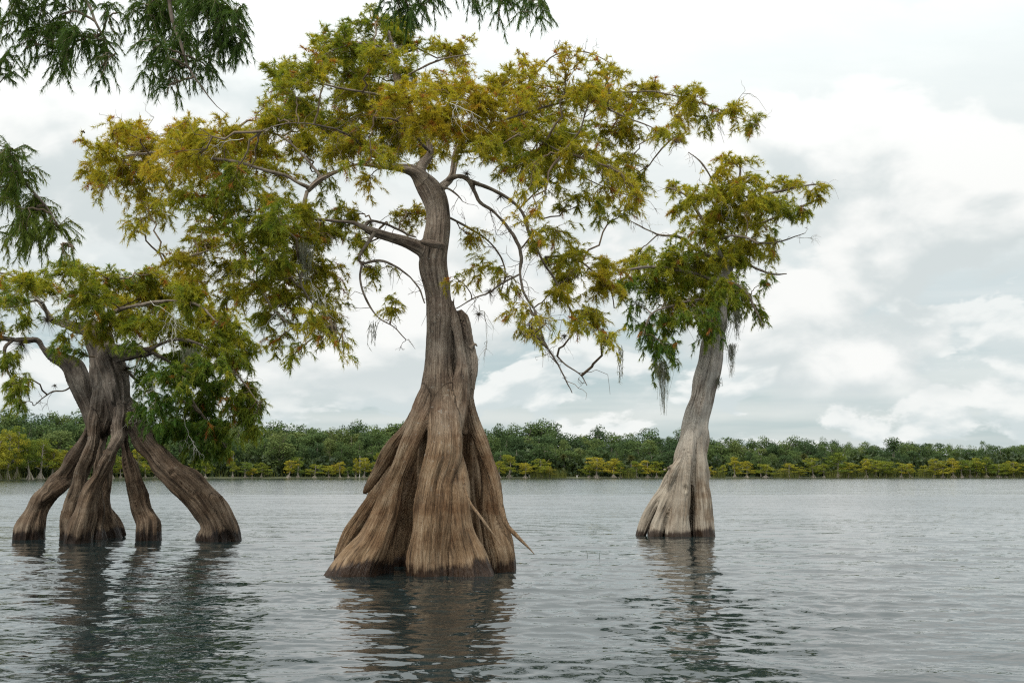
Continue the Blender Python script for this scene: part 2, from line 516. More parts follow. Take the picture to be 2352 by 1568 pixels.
def build_wood(root, chains, mat, voxel, base, flute=0.02, smooth_it=4, knob=0.02, fat=1.0, wobble=1.0, knots=()):
    """chains: list of dict(name, pts, lobes, depth). Returns list of (path, rad) skeletons."""
    V, Fc, off, sk = [], [], 0, []
    for i, c in enumerate(chains):
        path, rad = spine(c['pts'])
        rad = rad * fat
        wob = 0.12 * wobble
        path = path + (wob * rad[:, None]) * np.stack([vnoise(path, 2.2, 100 + i), vnoise(path, 2.2, 200 + i), 0 * rad], -1)
        v, f = chain_mesh(path, rad, 31 + i * 7 + len(chains), c.get('lobes', 0.10), depth=c.get('depth', 1.0))
        V.append(v)
        Fc += [[q + off for q in p] for p in f]
        off += len(v)
        sk.append((path, rad))
    me = bpy.data.meshes.new('wood')
    me.from_pydata(np.concatenate(V).tolist(), [], Fc)
    tmp = bpy.data.objects.new('wood', me)
    COL.objects.link(tmp)
    md = tmp.modifiers.new('r', 'REMESH')
    md.mode = 'VOXEL'
    md.voxel_size = voxel
    md.use_smooth_shade = True
    ms = tmp.modifiers.new('s', 'SMOOTH')
    ms.factor = 0.5
    ms.iterations = smooth_it
    dg = bpy.context.evaluated_depsgraph_get()
    ev = tmp.evaluated_get(dg)
    em = bpy.data.meshes.new_from_object(ev)
    n = len(em.vertices)
    co = np.empty(n * 3, np.float32)
    em.vertices.foreach_get('co', co)
    co = co.reshape(-1, 3).astype(float)
    no = np.empty(n * 3, np.float32)
    em.vertices.foreach_get('normal', no)
    no = no.reshape(-1, 3).astype(float)
    nf = len(em.polygons)
    fv = np.empty(len(em.loops), np.int32)
    em.loops.foreach_get('vertex_index', fv)
    quads = fv.reshape(-1, 4)
    bpy.data.objects.remove(tmp)
    bpy.data.meshes.remove(me)
    bpy.data.meshes.remove(em)
    # nearest column of every vertex and its own lengthwise coordinates (the fibre direction)
    best = np.full(n, 1e9)
    second = np.full(n, 1e9)
    own = np.zeros(n, int)
    bark = np.zeros((n, 3))
    for i, (path, rad) in enumerate(sk):
        t, a, b = [x[0] for x in frames(path[None])]
        s = np.concatenate([[0], np.cumsum(np.linalg.norm(np.diff(path, axis=0), axis=1))])
        r0 = np.median(rad)
        for c0 in range(0, n, 20000):
            q = co[c0:c0 + 20000]
            d2 = ((q[:, None] - path[None]) ** 2).sum(-1)
            score = np.sqrt(d2) / (rad[None] + 0.02)
            j = score.argmin(1)
            sc = score[np.arange(len(q)), j] + (0.0 if chains[i]['name'] != 'trunk' else 0.05)
            better = sc < best[c0:c0 + 20000]
            rel = q - path[j]
            la = (rel * a[j]).sum(1)
            lb = (rel * b[j]).sum(1)
            ln = np.maximum(np.hypot(la, lb), 1e-6)
            val = np.stack([la / ln * r0, lb / ln * r0, s[j] + (rel * t[j]).sum(1) + i * 3.7], -1)
            second[c0:c0 + 20000] = np.where(better, best[c0:c0 + 20000], np.minimum(second[c0:c0 + 20000], sc))
            g = np.nonzero(better)[0] + c0
            bark[g] = val[better]
            own[g] = i
            best[g] = sc[better]
    st = bark * np.array([1, 1, 0.10])
    disp = flute * (0.9 * vnoise(st, 17, 5, 3) + 0.9 * vnoise(bark * np.array([1, 1, 0.25]), 6.0, 9, 2)) + 0.35 * flute * vnoise(st, 60, 15, 2)
    groove = 1 - np.abs(vnoise(bark * np.array([1, 1, 0.07]), 11, 23, 2)) * 2.2
    disp -= 1.1 * flute * np.clip(groove, 0, 1) ** 2
    rough_ = knob * vnoise(co, 3.0, 11, 3)
    crease = np.abs(vnoise(bark * np.array([1, 1, 0.06]), 5.0, 41, 1))
    disp -= 2.6 * flute * np.clip(1 - crease * 9, 0, 1)
    dm = disp.mean()
    disp = dm + (disp - dm) * np.clip((second - best) / 0.35, 0.1, 1)
    for kx, ky, kY, kr in knots:           # scars of lost branches: a raised lip round a hollow
        c = P(kx, ky, kY)
        kr = kr * kY / F
        d = np.linalg.norm((co - c) * np.array([1, 0.6, 0.75]), axis=1)
        front = (no[:, 1] < 0.2)
        rough_ += front * kr * (0.20 * np.exp(-((d - kr) / (0.42 * kr)) ** 2) - 0.75 * np.exp(-(d / (0.55 * kr)) ** 2))
    co = co + no * (disp + rough_)[:, None]
    # split into parts
    fo = own[quads]
    fown = np.where((fo[:, 0] == fo[:, 1]) | (fo[:, 0] == fo[:, 2]), fo[:, 0], fo[:, 3])
    # vertex normals of the whole surface, kept on the pieces so that no seam shows
    fn = np.cross(co[quads[:, 2]] - co[quads[:, 0]], co[quads[:, 3]] - co[quads[:, 1]])
    vn = np.zeros((n, 3))
    for c in range(4):
        np.add.at(vn, quads[:, c], fn)
    vn = nrm(vn)
    groups = {}
    for i, c in enumerate(chains):
        groups.setdefault(c.get('part', i), []).append(i)
    for key, ids in groups.items():
        sel = quads[np.isin(fown, ids)]
        if len(sel) == 0:
            continue
        u, inv_ = np.unique(sel, return_inverse=True)
        pm = mesh_np(chains[ids[0]]['name'], co[u] - base, inv_.reshape(-1, 4), mat, {'bark': bark[u]}, True)
        pm.normals_split_custom_set_from_vertices(vn[u].astype(np.float32).tolist())
        po = add(chains[ids[0]]['name'], pm, root)
        if chains[ids[0]].get('label'):
            po['label'] = chains[ids[0]]['label']
    return sk


# ------------------------------------------------------------------ foliage
def blades(base, tang, L, Wd, up, spread, sag, tint, r):
    n = len(base)
    d = nrm(tang * 0.75 + r.normal(size=(n, 3)) * spread + np.array([0, 0, 1.0]) * up)
    Lr = (L * (0.65 + 0.7 * r.random(n)))[:, None]
    tip = base + d * Lr - np.array([0, 0, 1.0]) * Lr * sag
    w = nrm(np.cross(d, r.normal(size=(n, 3)))) * (Wd * (0.7 + 0.6 * r.random(n)))[:, None]
    v = np.stack([base + w, tip, base - w], 1).reshape(-1, 3)
    f = np.arange(n * 3).reshape(n, 3)
    return v, f, np.repeat(tint, 3)


def curve_between(a, b, lift, m, r, jit=0.08):
    """a,b (T,3) -> (T,m,3) bowed paths"""
    t = np.linspace(0, 1, m)[None, :, None]
    d = np.linalg.norm(b - a, axis=1)[:, None, None]
    p = a[:, None] * (1 - t) + b[:, None] * t
    bow = np.sin(np.pi * t)
    p = p + bow * np.array([0, 0, 1.0]) * (lift if np.isscalar(lift) else lift[:, None, None]) * d
    p = p + bow * r.normal(size=(len(a), 1, 3)) * jit * d
    p[:, 1:-1] += r.normal(size=(len(a), m - 2, 3)) * jit * 0.35 * d
    return p


def limb_obj(pts, mat, root, base, name='branch', k=10, gnarl=0.25, seed=0, thin=0.68):
    path, rad = spine(pts)
    rad = rad * thin
    path = path + np.clip(rad, 0.012, 0.05)[:, None] * gnarl * 5 * np.stack([vnoise(path, 5, seed), vnoise(path, 5, seed + 1), vnoise(path, 5, seed + 2)], -1) * np.linspace(0.1, 1, len(path))[:, None]
    rad = rad * (1 + 0.18 * vnoise(path, 9, seed + 3))
    v, f = tubes(path[None], rad[None], k)
    o = add(name, mesh_np(name, v - base, f, mat, {'bark': v * np.array([1, 1, 1])}, True), root)
    return o, path, rad


def grow(root, base, limbs, pads, S, seed, leafmat, trunk_sk=()):
    """limbs: list of (obj, path, rad). pads: (px,py,rx,ry,Y,dens,up,tint). Sub-branches, twigs and needles are grown from the limbs into the pads."""
    r = np.random.default_rng(seed)
    nodes = np.concatenate([l[1] for l in limbs])
    nid = np.concatenate([np.full(len(l[1]), i) for i, l in enumerate(limbs)])
    accT = [Acc() for _ in limbs]
    accL = [Acc() for _ in limbs]
    tips = []
    total = 0
    for (px, py, rx, ry, Y, dens, up, tint) in pads:
        C = P(px, py, Y)
        m_px = Y / F
        ex, ez = rx * m_px, ry * m_px
        ey = max(ex * 0.8, ez)
        E = np.array([ex, ey, ez])
        # come from the nearest limb, preferring one that is not above
        dd = np.linalg.norm(nodes - C, axis=1) + 0.3 * np.maximum(nodes[:, 2] - C[2], 0)
        j = dd.argmin()
        li = nid[j]
        A = nodes[j]
        L = np.linalg.norm(C - A)
        sub = curve_between(A[None], C[None], 0.08, 10, r, 0.07)[0]
        rs = 0.008 + 0.010 * min(L, 3.0)
        accT[li].add(*tubes(sub[None], np.linspace(rs, 0.007, 10)[None], 5))
        # branchlets
        nb = max(5, int(S['nb'] * math.sqrt(ex * ez * dens) * 2.2))
        g = r.normal(size=(nb, 3))
        g = nrm(g) * (r.random((nb, 1)) ** 0.45)
        tipb = C + g * E
        sb = sub[r.integers(4, 10, nb)]
        bl = curve_between(sb, tipb, 0.10, 7, r, 0.10)
        bl[:, -2:, 2] -= S['droop'] * np.array([0.4, 1.0]) * 0.12
        accT[li].add(*tubes(bl, np.linspace(0.008, 0.003, 7)[None] * np.ones((nb, 1)), 3))
        # twigs off the branchlets
        nt = int(S['twigs'] * ex * ez * 3.14 * dens) + 3
        bi = r.integers(0, nb, nt)
        bj = np.clip((r.random(nt) ** 0.7 * 7).astype(int), 1, 6)
        st = bl[bi, bj]
        tg = nrm(bl[bi, bj] - bl[bi, bj - 1])
        dr = nrm(tg * 0.8 + r.normal(size=(nt, 3)) * np.array([0.8, 0.8, 0.45]) + np.array([0, 0, up * 0.5 - S['droop'] * 0.6]))
        tl = S['tl'] * (0.5 + 0.9 * r.random(nt))
        en = st + dr * tl[:, None]
        # keep the twig within its clump
        q = (en - C) / (E * 1.15)
        far = np.linalg.norm(q, axis=1)
        pull = np.where(far > 1, 1 / far, 1)[:, None]
        en = C + (en - C) * np.where(pull < 1, 0.5 + 0.5 * pull, 1)
        tw = curve_between(st, en, 0.10 * (1 if S['droop'] < 0.5 else 1.5), 3, r, 0.08)
        tw[:, 1:, 2] -= S['droop'] * np.array([0.015, 0.09]) * (1 + tl[:, None])
        accT[li].add(*tubes(tw[::2], np.linspace(0.0038, 0.0018, 3)[None] * np.ones((len(tw[::2]), 1)), 3))
        # needles
        npos = S['npos']
        u = (np.arange(npos)[None] + r.random((nt, npos))) / npos * 1.999
        i0 = u.astype(int)
        fr = (u - i0)[..., None]
        ar = np.arange(nt)[:, None]
        bpt = tw[ar, i0] * (1 - fr) + tw[ar, i0 + 1] * fr
        tgt = nrm(tw[ar, i0 + 1] - tw[ar, i0])
        bpt = np.repeat(bpt.reshape(-1, 3), S['per'], 0)
        tgt = np.repeat(tgt.reshape(-1, 3), S['per'], 0)
        tt = tint + 0.15 * vnoise(tw[:, 1], 0.9, seed + 5, 3) + 0.09 * r.normal(size=nt)
        tt = np.where(r.random(nt) < S.get('rust', 0.04), 0.9 + 0.1 * r.random(nt), tt)
        tt = np.clip(np.repeat(tt, npos * S['per']) + 0.05 * r.normal(size=nt * npos * S['per']), 0, 1)
        v, f, at = blades(bpt, tgt, S['L'], S['W'], up, S['spread'], S['sag'], tt, r)
        accL[li].add(v, f, tint=at)
        total += len(f)
        tips.append(en)
    for (o, _, _), aT, aL in zip(limbs, accT, accL):
        if aT.n:
            add('twigs', aT.mesh('twigs', M['twig'], True, base), o)['kind'] = 'stuff'
        if aL.n:
            add('foliage', aL.mesh('foliage', leafmat, False, base), o)['kind'] = 'stuff'
    print('needles', root.name, total)
    return np.concatenate(tips)


def bare_twigs(limbs, base, per_m, L, seed):
    """leafless side twigs, forking once, drooping"""
    r = np.random.default_rng(seed)
    for o, path, rad in limbs:
        ln = np.linalg.norm(np.diff(path, axis=0), axis=1).sum()
        n = max(3, int(ln * per_m))
        j = r.integers(len(path) // 4, len(path), n)
        d = nrm(r.normal(size=(n, 3)) + np.array([0, 0, -0.35]))
        le = L * (0.4 + 1.1 * r.random(n) ** 2)[:, None]
        a = path[j]
        p = curve_between(a, a + d * le, 0.05, 6, r, 0.13)
        p[:, 3:, 2] -= np.array([0.03, 0.09, 0.20]) * le
        acc = Acc()
        acc.add(*tubes(p, np.linspace(0.0075, 0.0028, 6)[None] * np.ones((n, 1)), 3))
        k = n * 2
        bi, bj = r.integers(0, n, k), r.integers(1, 5, k)
        st = p[bi, bj]
        q = curve_between(st, st + nrm(d[bi] + r.normal(size=(k, 3)) * 0.7 + np.array([0, 0, -0.3])) * le[bi] * 0.45, 0.03, 5, r, 0.14)
        acc.add(*tubes(q, np.linspace(0.0042, 0.002, 5)[None] * np.ones((k, 1)), 3))
        add('bare_twigs', acc.mesh('bare_twigs', M['twig'], True, base), o)['kind'] = 'stuff'


def dead_twigs(root, base, spots, seed):
    """bleached bare sprays: (px,py,Y,angle deg,length m)"""
    r = np.random.default_rng(seed)
    for (px, py, Y, ang, L) in spots:
        acc = Acc()
        o0 = P(px, py, Y)
        d0 = np.array([math.cos(math.radians(ang)), r.normal() * 0.2, math.sin(math.radians(ang))])
        st, d, le, ra = [o0], [nrm(d0)], L, 0.009
        for lev in range(3):
            ns, nd = [], []
            for s0, dd in zip(st, d):
                nk = 5 if lev == 0 else 3
                e = s0 + dd * le
                p = curve_between(s0[None], e[None], 0.06, 7, r, 0.10)
                p[:, 4:, 2] -= le * 0.10 * np.array([0.3, 0.8, 1.6])
                acc.add(*tubes(p, np.linspace(ra, ra * 0.45, 7)[None], 4))
                for q in range(nk):
                    j = r.integers(2, 7)
                    ns.append(p[0, j])
                    nd.append(nrm(dd * 0.8 + r.normal(size=3) * np.array([0.5, 0.4, 0.5]) + np.array([0, 0, -0.25])))
            st, d = ns, nd
            le *= 0.55
            ra *= 0.55
        add('dead_twig', acc.mesh('dead_twig', M['dead'], True, base), root)


def cones(root, base, tips, n, seed, size=0.016):
    """round seed cones hanging in little groups below twig ends"""
    r = np.random.default_rng(seed)
    acc = Acc()
    # a small sphere of 5 x 8 patches
    u = np.linspace(0, np.pi, 5)
    th = np.arange(6) * np.pi / 3
    sv = np.stack([np.sin(u)[:, None] * np.cos(th), np.sin(u)[:, None] * np.sin(th), np.cos(u)[:, None] * np.ones(6)], -1).reshape(-1, 3)
    idx = np.arange(30).reshape(5, 6)
    sf = np.stack([idx[:-1], np.roll(idx, -1, 1)[:-1], np.roll(idx, -1, 1)[1:], idx[1:]], -1).reshape(-1, 4)
    for c in tips[r.integers(0, len(tips), n)]:
        for q in range(r.integers(1, 4)):
            acc.add(sv * size * (0.8 + 0.4 * r.random()) + c + r.normal(size=3) * 0.022 - np.array([0, 0, 0.03]), sf)
    o = add('seed_cones', acc.mesh('seed_cones', M['cone'], True, base), root)
    o['kind'] = 'stuff'
    return o


def thing(name, label, cat, loc, group=None):
    o = bpy.data.objects.new(name, None)
    o.empty_display_size = 0.3
    o.location = loc
    COL.objects.link(o)
    return tag(o, label, cat, group)


# ================================================================== middle cypress
YM = 19.2


def zm(zx, zy):            # close-up of the foot -> full frame
    return 689 + zx * 0.3296, 861.3 + zy * 0.3296


def foot(pts):
    return [(*zm(x, y), Y, r * 0.3296) for x, y, Y, r in pts]


baseM = P(975, 1300, YM)
baseM[2] = 0
mainT = thing('bald_cypress', 'largest cypress, in the middle, broad flared buttress base standing in the lake', 'tree', baseM)
CH = [
    dict(name='trunk', lobes=0.05, part='trunk', pts=[(985, 1330, 19.7, 34), (992, 1200, 19.6, 34), (1002, 1050, 19.35, 38), (1005, 970, 19.15, 46), (1004, 900, 19.1, 42), (1006, 840, 19.15, 34), (1006, 780, 19.2, 32), (1006, 730, 19.2, 33), (1003, 670, 19.2, 28), (994, 610, 19.2, 33), (1000, 560, 19.2, 32), (1004, 500, 19.2, 29), (998, 460, 19.2, 29), (985, 432, 19.2, 27), (965, 405, 19.2, 20)]),
    # central buttress: two lobes
    dict(name='buttress_root', part='b1', lobes=0.05, pts=foot([(985, 0, 19.2, 60), (1000, 130, 19.02, 90), (1010, 300, 18.8, 110), (1008, 450, 18.62, 116), (1000, 600, 18.5, 122), (950, 760, 18.4, 118), (925, 900, 18.3, 126), (905, 1100, 18.22, 132), (890, 1300, 18.18, 140), (888, 1480, 18.15, 148)])),
    dict(name='buttress_root', part='b2', lobes=0.06, pts=foot([(1040, 420, 18.8, 50), (1066, 600, 18.6, 74), (1090, 760, 18.45, 80), (1105, 950, 18.35, 84), (1130, 1130, 18.32, 104), (1170, 1280, 18.3, 140), (1200, 1480, 18.3, 185)])),
    # front left buttress
    dict(name='buttress_root', part='a', lobes=0.06, pts=foot([(950, -20, 19.2, 60), (905, 120, 19.02, 76), (852, 260, 18.9, 78), (800, 380, 18.8, 72), (740, 520, 18.7, 62), (690, 660, 18.6, 64), (640, 800, 18.5, 76), (590, 960, 18.45, 92), (520, 1130, 18.4, 118), (430, 1290, 18.4, 165), (370, 1470, 18.4, 210)])),
    dict(name='buttress_root', part='a2', lobes=0.07, pts=foot([(690, 700, 18.85, 26), (665, 900, 18.75, 46), (620, 1100, 18.7, 62), (590, 1300, 18.7, 74), (580, 1480, 18.7, 84)])),
    # shaded inner root behind the left gap
    dict(name='buttress_root', part='d', lobes=0.06, pts=foot([(890, 420, 20.2, 30), (820, 620, 20.5, 46), (770, 800, 20.6, 56), (730, 1050, 20.7, 66), (700, 1450, 20.7, 80)])),
    # broken slab root hanging on the left
    dict(name='hanging_root', part='h1', lobes=0.14, pts=foot([(830, 200, 19.3, 20), (735, 375, 19.25, 36), (650, 490, 19.25, 40), (590, 590, 19.3, 44), (530, 690, 19.35, 36), (480, 770, 19.4, 24), (452, 825, 19.4, 8)])),
    dict(name='buttress_root', part='h2', lobes=0.10, pts=foot([(690, 560, 19.8, 50), (600, 700, 19.8, 60), (540, 830, 19.85, 60), (500, 960, 19.9, 50), (490, 1100, 20.0, 60)])),
    # outer left root
    dict(name='buttress_root', part='c', lobes=0.08, pts=foot([(640, 640, 19.1, 16), (545, 835, 19.3, 46), (450, 980, 19.4, 62), (365, 1110, 19.5, 66), (315, 1230, 19.6, 64), (305, 1330, 19.6, 68), (300, 1450, 19.6, 76)])),
    # right: dark inner column, outer arching root, broad foot
    dict(name='buttress_root', part='g', lobes=0.05, pts=foot([(1130, 150, 19.5, 50), (1165, 350, 19.6, 44), (1175, 600, 19.7, 44), (1190, 900, 19.8, 50), (1220, 1200, 19.9, 70), (1230, 1420, 19.9, 80)])),
    dict(name='buttress_root', part='hr', lobes=0.08, pts=foot([(1172, -90, 19.35, 34), (1165, 60, 19.3, 34), (1180, 200, 19.25, 38), (1212, 340, 19.2, 44), (1262, 470, 19.15, 48), (1310, 600, 19.15, 46), (1350, 720, 19.1, 44), (1375, 860, 19.05, 40), (1395, 1000, 19.05, 36), (1440, 1150, 19.1, 50), (1455, 1420, 19.1, 62)])),
    dict(name='buttress_root', part='i', lobes=0.08, pts=foot([(1270, 540, 19.35, 36), (1310, 680, 19.3, 56), (1330, 820, 19.25, 70), (1335, 980, 19.2, 82), (1360, 1130, 19.15, 92), (1400, 1270, 19.1, 104), (1400, 1450, 19.1, 118)])),
    # bleached strip and broken stub grown onto the right of the trunk
    dict(name='dead_strip', part='k', lobes=0.10, label='bleached strip of dead wood on the right of the trunk', pts=[(1038, 690, 19.15, 4), (1046, 740, 19.1, 9), (1056, 790, 19.08, 10), (1060, 840, 19.05, 11), (1056, 880, 18.98, 17), (1050, 940, 18.88, 20), (1044, 1010, 18.8, 14)]),
    dict(name='dead_strip', part='k0', lobes=0.12, pts=[(1044, 708, 19.25, 3), (1052, 755, 19.3, 11), (1060, 805, 19.3, 18), (1064, 860, 19.3, 20), (1060, 920, 19.25, 22), (1056, 1000, 19.2, 18)]),
    dict(name='buttress_root', part='bk2', lobes=0.08, pts=[(1070, 990, 20.1, 10), (1085, 1060, 20.3, 26), (1094, 1140, 20.4, 36), (1100, 1230, 20.5, 46), (1104, 1330, 20.5, 54)]),
    dict(name='buttress_root', part='bk', lobes=0.08, pts=[(1000, 960, 19.9, 16), (990, 1040, 20.5, 55), (985, 1120, 20.8, 90), (985, 1220, 20.95, 115), (985, 1330, 21.0, 130)]),
    dict(name='dead_stub', part='k2', lobes=0.16, pts=[(1056, 712, 19.3, 4), (1066, 735, 19.3, 9), (1074, 770, 19.3, 9), (1083, 810, 19.3, 8), (1085, 840, 19.3, 9), (1078, 875, 19.3, 13), (1074, 920, 19.35, 13)]),
    # limbs
    dict(name='limb', part='l2', lobes=0.08, pts=[(1000, 590, 19.2, 20), (965, 572, 19.1, 19), (930, 556, 19.0, 16), (892, 545, 18.9, 14.5), (862, 535, 18.85, 14), (838, 524, 18.8, 12)]),
    dict(name='limb', part='l1', lobes=0.08, pts=[(985, 432, 19.2, 22), (955, 398, 19.1, 17), (925, 388, 19.0, 13), (883, 384, 18.9, 10), (840, 379, 18.8, 9.5), (810, 381, 18.75, 9), (773, 395, 18.7, 9), (736, 412, 18.7, 9.5), (705, 440, 18.7, 8)]),
    dict(name='limb', part='l3', lobes=0.08, pts=[(962, 402, 19.2, 16), (972, 376, 19.3, 13), (990, 350, 19.5, 11), (975, 300, 19.7, 10), (940, 250, 19.6, 9), (912, 190, 19.5, 8), (905, 130, 19.4, 6), (890, 70, 19.3, 4)]),
    dict(name='limb', part='l4', lobes=0.08, pts=[(1000, 445, 19.3, 14), (1018, 425, 19.4, 12), (1037, 406, 19.5, 11), (1044, 375, 19.6, 10), (1050, 345, 19.7, 8), (1080, 300, 19.8, 7)]),
    dict(name='limb', part='l5', lobes=0.10, label='broken grey side stub on the trunk', pts=[(1020, 566, 18.9, 6), (1000, 562, 18.7, 8), (980, 558, 18.6, 7), (966, 556, 18.55, 4)]),
]
skM = build_wood(mainT, CH, M['bark_main'], 0.029, baseM, flute=0.014, smooth_it=4, knob=0.024, fat=1.02, wobble=0.4, knots=[(994, 748, 18.95, 7), (1010, 640, 18.95, 5), (985, 690, 18.95, 4), (960, 1090, 18.45, 6), (1012, 850, 18.8, 5), (900, 1180, 18.2, 6), (1005, 500, 18.95, 5)])

# free hanging roots
fr1, _, _ = limb_obj(foot([(1135, 690, 18.2, 12), (1150, 800, 17.95, 15), (1190, 895, 17.8, 16), (1250, 975, 17.7, 14), (1320, 1070, 17.65, 12), (1370, 1140, 17.65, 9), (1412, 1198, 17.6, 4)]), M['bark_main'], mainT, baseM, 'hanging_root', seed=3, gnarl=0.12)
fr1['label'] = 'thin pale root hanging free across the right of the base'
fr2, _, _ = limb_obj(foot([(1385, 800, 18.7, 26), (1408, 940, 18.6, 25), (1440, 1040, 18.5, 22), (1500, 1100, 18.45, 19), (1560, 1160, 18.4, 13), (1600, 1205, 18.4, 8), (1634, 1246, 18.4, 3)]), M['bark_main'], mainT, baseM, 'hanging_root', seed=8, gnarl=0.12)
fr2['label'] = 'tapering root hanging off to the right above the water'

for q, (a, b_, c) in enumerate([((1044, 722, 19.2, 5), (1041, 704, 19.2, 3), (1043, 684, 19.2, .6)), ((1060, 735, 19.25, 6), (1064, 722, 19.25, 5), (1060, 711, 19.25, 1)), ((1066, 745, 19.25, 6), (1074, 731, 19.25, 4), (1072, 720, 19.25, 1)), ((1080, 800, 19.25, 6), (1090, 792, 19.25, 4), (1096, 796, 19.25, 1))]):
    limb_obj([a, b_, c], M['bark_main'], mainT, baseM, 'splinter', 7, 0.2, 400 + q, 1.0)
LM = []


def LB(pts, seed, m='branch'):
    LM.append(limb_obj(pts, M[m], mainT, baseM, seed=seed, thin=0.5 if 30 < seed < 60 else 0.68))


LB([(712, 432, 18.7, 7), (685, 420, 18.6, 6), (656, 404, 18.6, 6), (610, 392, 18.5, 5), (540, 372, 18.5, 5), (460, 360, 18.6, 4), (380, 352, 18.7, 4), (300, 355, 18.8, 3), (230, 375, 18.8, 2)], 11)
LB([(706, 440, 18.7, 7), (700, 470, 18.6, 7), (712, 495, 18.6, 6), (708, 525, 18.6, 4), (700, 560, 18.6, 3)], 14)
LB([(842, 526, 18.8, 9), (812, 512, 18.8, 6), (770, 508, 18.8, 5), (725, 503, 18.7, 6), (690, 496, 18.7, 6), (645, 500, 18.6, 6), (590, 525, 18.5, 4), (520, 560, 18.5, 3), (430, 590, 18.5, 3), (370, 610, 18.5, 2)], 17)
LB([(838, 524, 18.9, 7), (850, 508, 19.2, 5), (885, 515, 19.4, 4), (930, 535, 19.5, 4), (955, 545, 19.5, 3)], 21)
LB([(860, 535, 18.7, 6), (825, 590, 18.5, 6), (835, 605, 18.5, 5), (880, 600, 18.4, 4), (930, 625, 18.4, 3), (960, 655, 18.4, 3), (974, 695, 18.4, 2)], 24)
LB([(832, 604, 18.5, 5), (827, 640, 18.4, 4), (838, 682, 18.4, 4), (865, 728, 18.4, 3), (905, 752, 18.4, 2), (933, 779, 18.4, 1.5)], 27)
LB([(645, 500, 18.6, 5), (680, 560, 18.2, 5), (700, 600, 18.0, 4), (690, 650, 17.9, 3), (720, 700, 17.9, 2.5), (770, 750, 17.9, 2)], 29)
LB([(590, 525, 18.5, 4), (600, 580, 18.9, 4), (590, 640, 19.2, 3), (620, 700, 19.3, 3), (680, 760, 19.3, 2)], 30)
LB([(740, 410, 18.7, 6), (700, 360, 19.0, 5), (640, 310, 19.2, 5), (560, 300, 19.4, 4), (470, 305, 19.6, 3), (370, 310, 19.6, 2.5), (290, 320, 19.6, 2)], 33)
LB([(880, 384, 18.9, 7), (850, 350, 18.0, 6), (800, 310, 17.2, 5), (740, 290, 16.6, 4), (660, 285, 16.3, 3), (600, 300, 16.2, 2)], 35)
LB([(940, 250, 19.6, 7), (880, 220, 19.2, 6), (800, 205, 18.8, 5), (720, 190, 18.6, 4), (650, 200, 18.5, 3), (620, 215, 18.5, 2)], 36)
LB([(912, 190, 19.5, 6), (960, 160, 19.2, 5), (1020, 135, 19.0, 4), (1080, 125, 18.9, 2)], 39)
LB([(905, 130, 19.4, 5), (850, 100, 19.2, 4), (780, 110, 19.0, 3), (720, 140, 18.9, 2)], 42)
LB([(990, 350, 19.5, 8), (960, 320, 18.6, 6), (930, 290, 17.8, 5), (900, 275, 17.0, 4), (860, 270, 16.3, 3)], 44)
LB([(1048, 351, 19.7, 8), (1110, 300, 19.4, 7), (1190, 265, 19.1, 6), (1270, 240, 18.9, 5), (1350, 225, 18.8, 5), (1440, 212, 18.7, 4), (1530, 215, 18.6, 4), (1620, 240, 18.6, 3), (1690, 270, 18.6, 2), (1745, 290, 18.6, 1.5)], 46)
LB([(1350, 225, 18.8, 4), (1420, 262, 18.6, 4), (1490, 290, 18.5, 3), (1550, 325, 18.5, 2)], 49)
LB([(1190, 265, 19.1, 5), (1220, 190, 19.2, 4), (1270, 130, 19.3, 3), (1340, 118, 19.3, 3), (1410, 150, 19.3, 2)], 52)
LB([(1050, 350, 19.7, 7), (1120, 345, 20.2, 6), (1200, 345, 20.6, 5), (1290, 385, 20.8, 4), (1390, 430, 20.8, 3), (1480, 465, 20.8, 2)], 55)
LB([(1050, 350, 19.6, 7), (1090, 320, 18.6, 6), (1140, 300, 17.8, 5), (1210, 310, 17.2, 4), (1290, 350, 16.9, 3)], 57)
LB([(1030, 412, 19.4, 9), (1052, 404, 19.1, 8), (1075, 412, 19.0, 7), (1092, 440, 18.9, 7), (1105, 465, 18.8, 7), (1132, 485, 18.7, 6.5), (1160, 514, 18.6, 6), (1189, 559, 18.5, 6), (1197, 592, 18.5, 5.5), (1193, 629, 18.5, 5), (1204, 673, 18.4, 5), (1230, 717, 18.4, 4.5), (1248, 775, 18.4, 4), (1270, 812, 18.4, 3.5), (1292, 856, 18.4, 2.5), (1314, 902, 18.4, 1.5)], 60)
LB([(1080, 416, 19.2, 7), (1145, 442, 19.4, 6), (1197, 483, 19.6, 5.5), (1219, 541, 19.7, 5), (1252, 607, 19.7, 4.5), (1281, 658, 19.7, 4), (1310, 706, 19.7, 3), (1345, 765, 19.7, 2)], 63)
LB([(1193, 630, 18.5, 4), (1153, 651, 18.4, 3.5), (1123, 673, 18.4, 3), (1087, 686, 18.4, 2.5), (1047, 708, 18.5, 2)], 66)
LB([(1252, 590, 19.7, 4), (1310, 590, 19.4, 3.5), (1360, 620, 19.2, 3), (1400, 660, 19.0, 2.5), (1410, 710, 18.9, 2)], 69)
LB([(1280, 818, 18.4, 3), (1300, 838, 18.4, 2.5), (1330, 858, 18.4, 2), (1348, 886, 18.4, 1.2)], 72)
LB([(1032, 500, 19.6, 4), (1080, 525, 20.2, 3.5), (1130, 560, 20.6, 3), (1160, 620, 20.8, 2.5), (1150, 680, 20.8, 2)], 75)
LB([(1010, 430, 19.1, 5), (1035, 434, 18.9, 4), (1052, 448, 18.8, 3), (1062, 462, 18.8, 1.5)], 77)

rp = np.random.default_rng(21)


def depth_for(px, cx, half, YC, dmax):
    t = min(abs((px - cx) / half), 1.0)
    return YC + (rp.random() * 2 - 1) * dmax * math.sqrt(max(0.05, 1 - t * t))


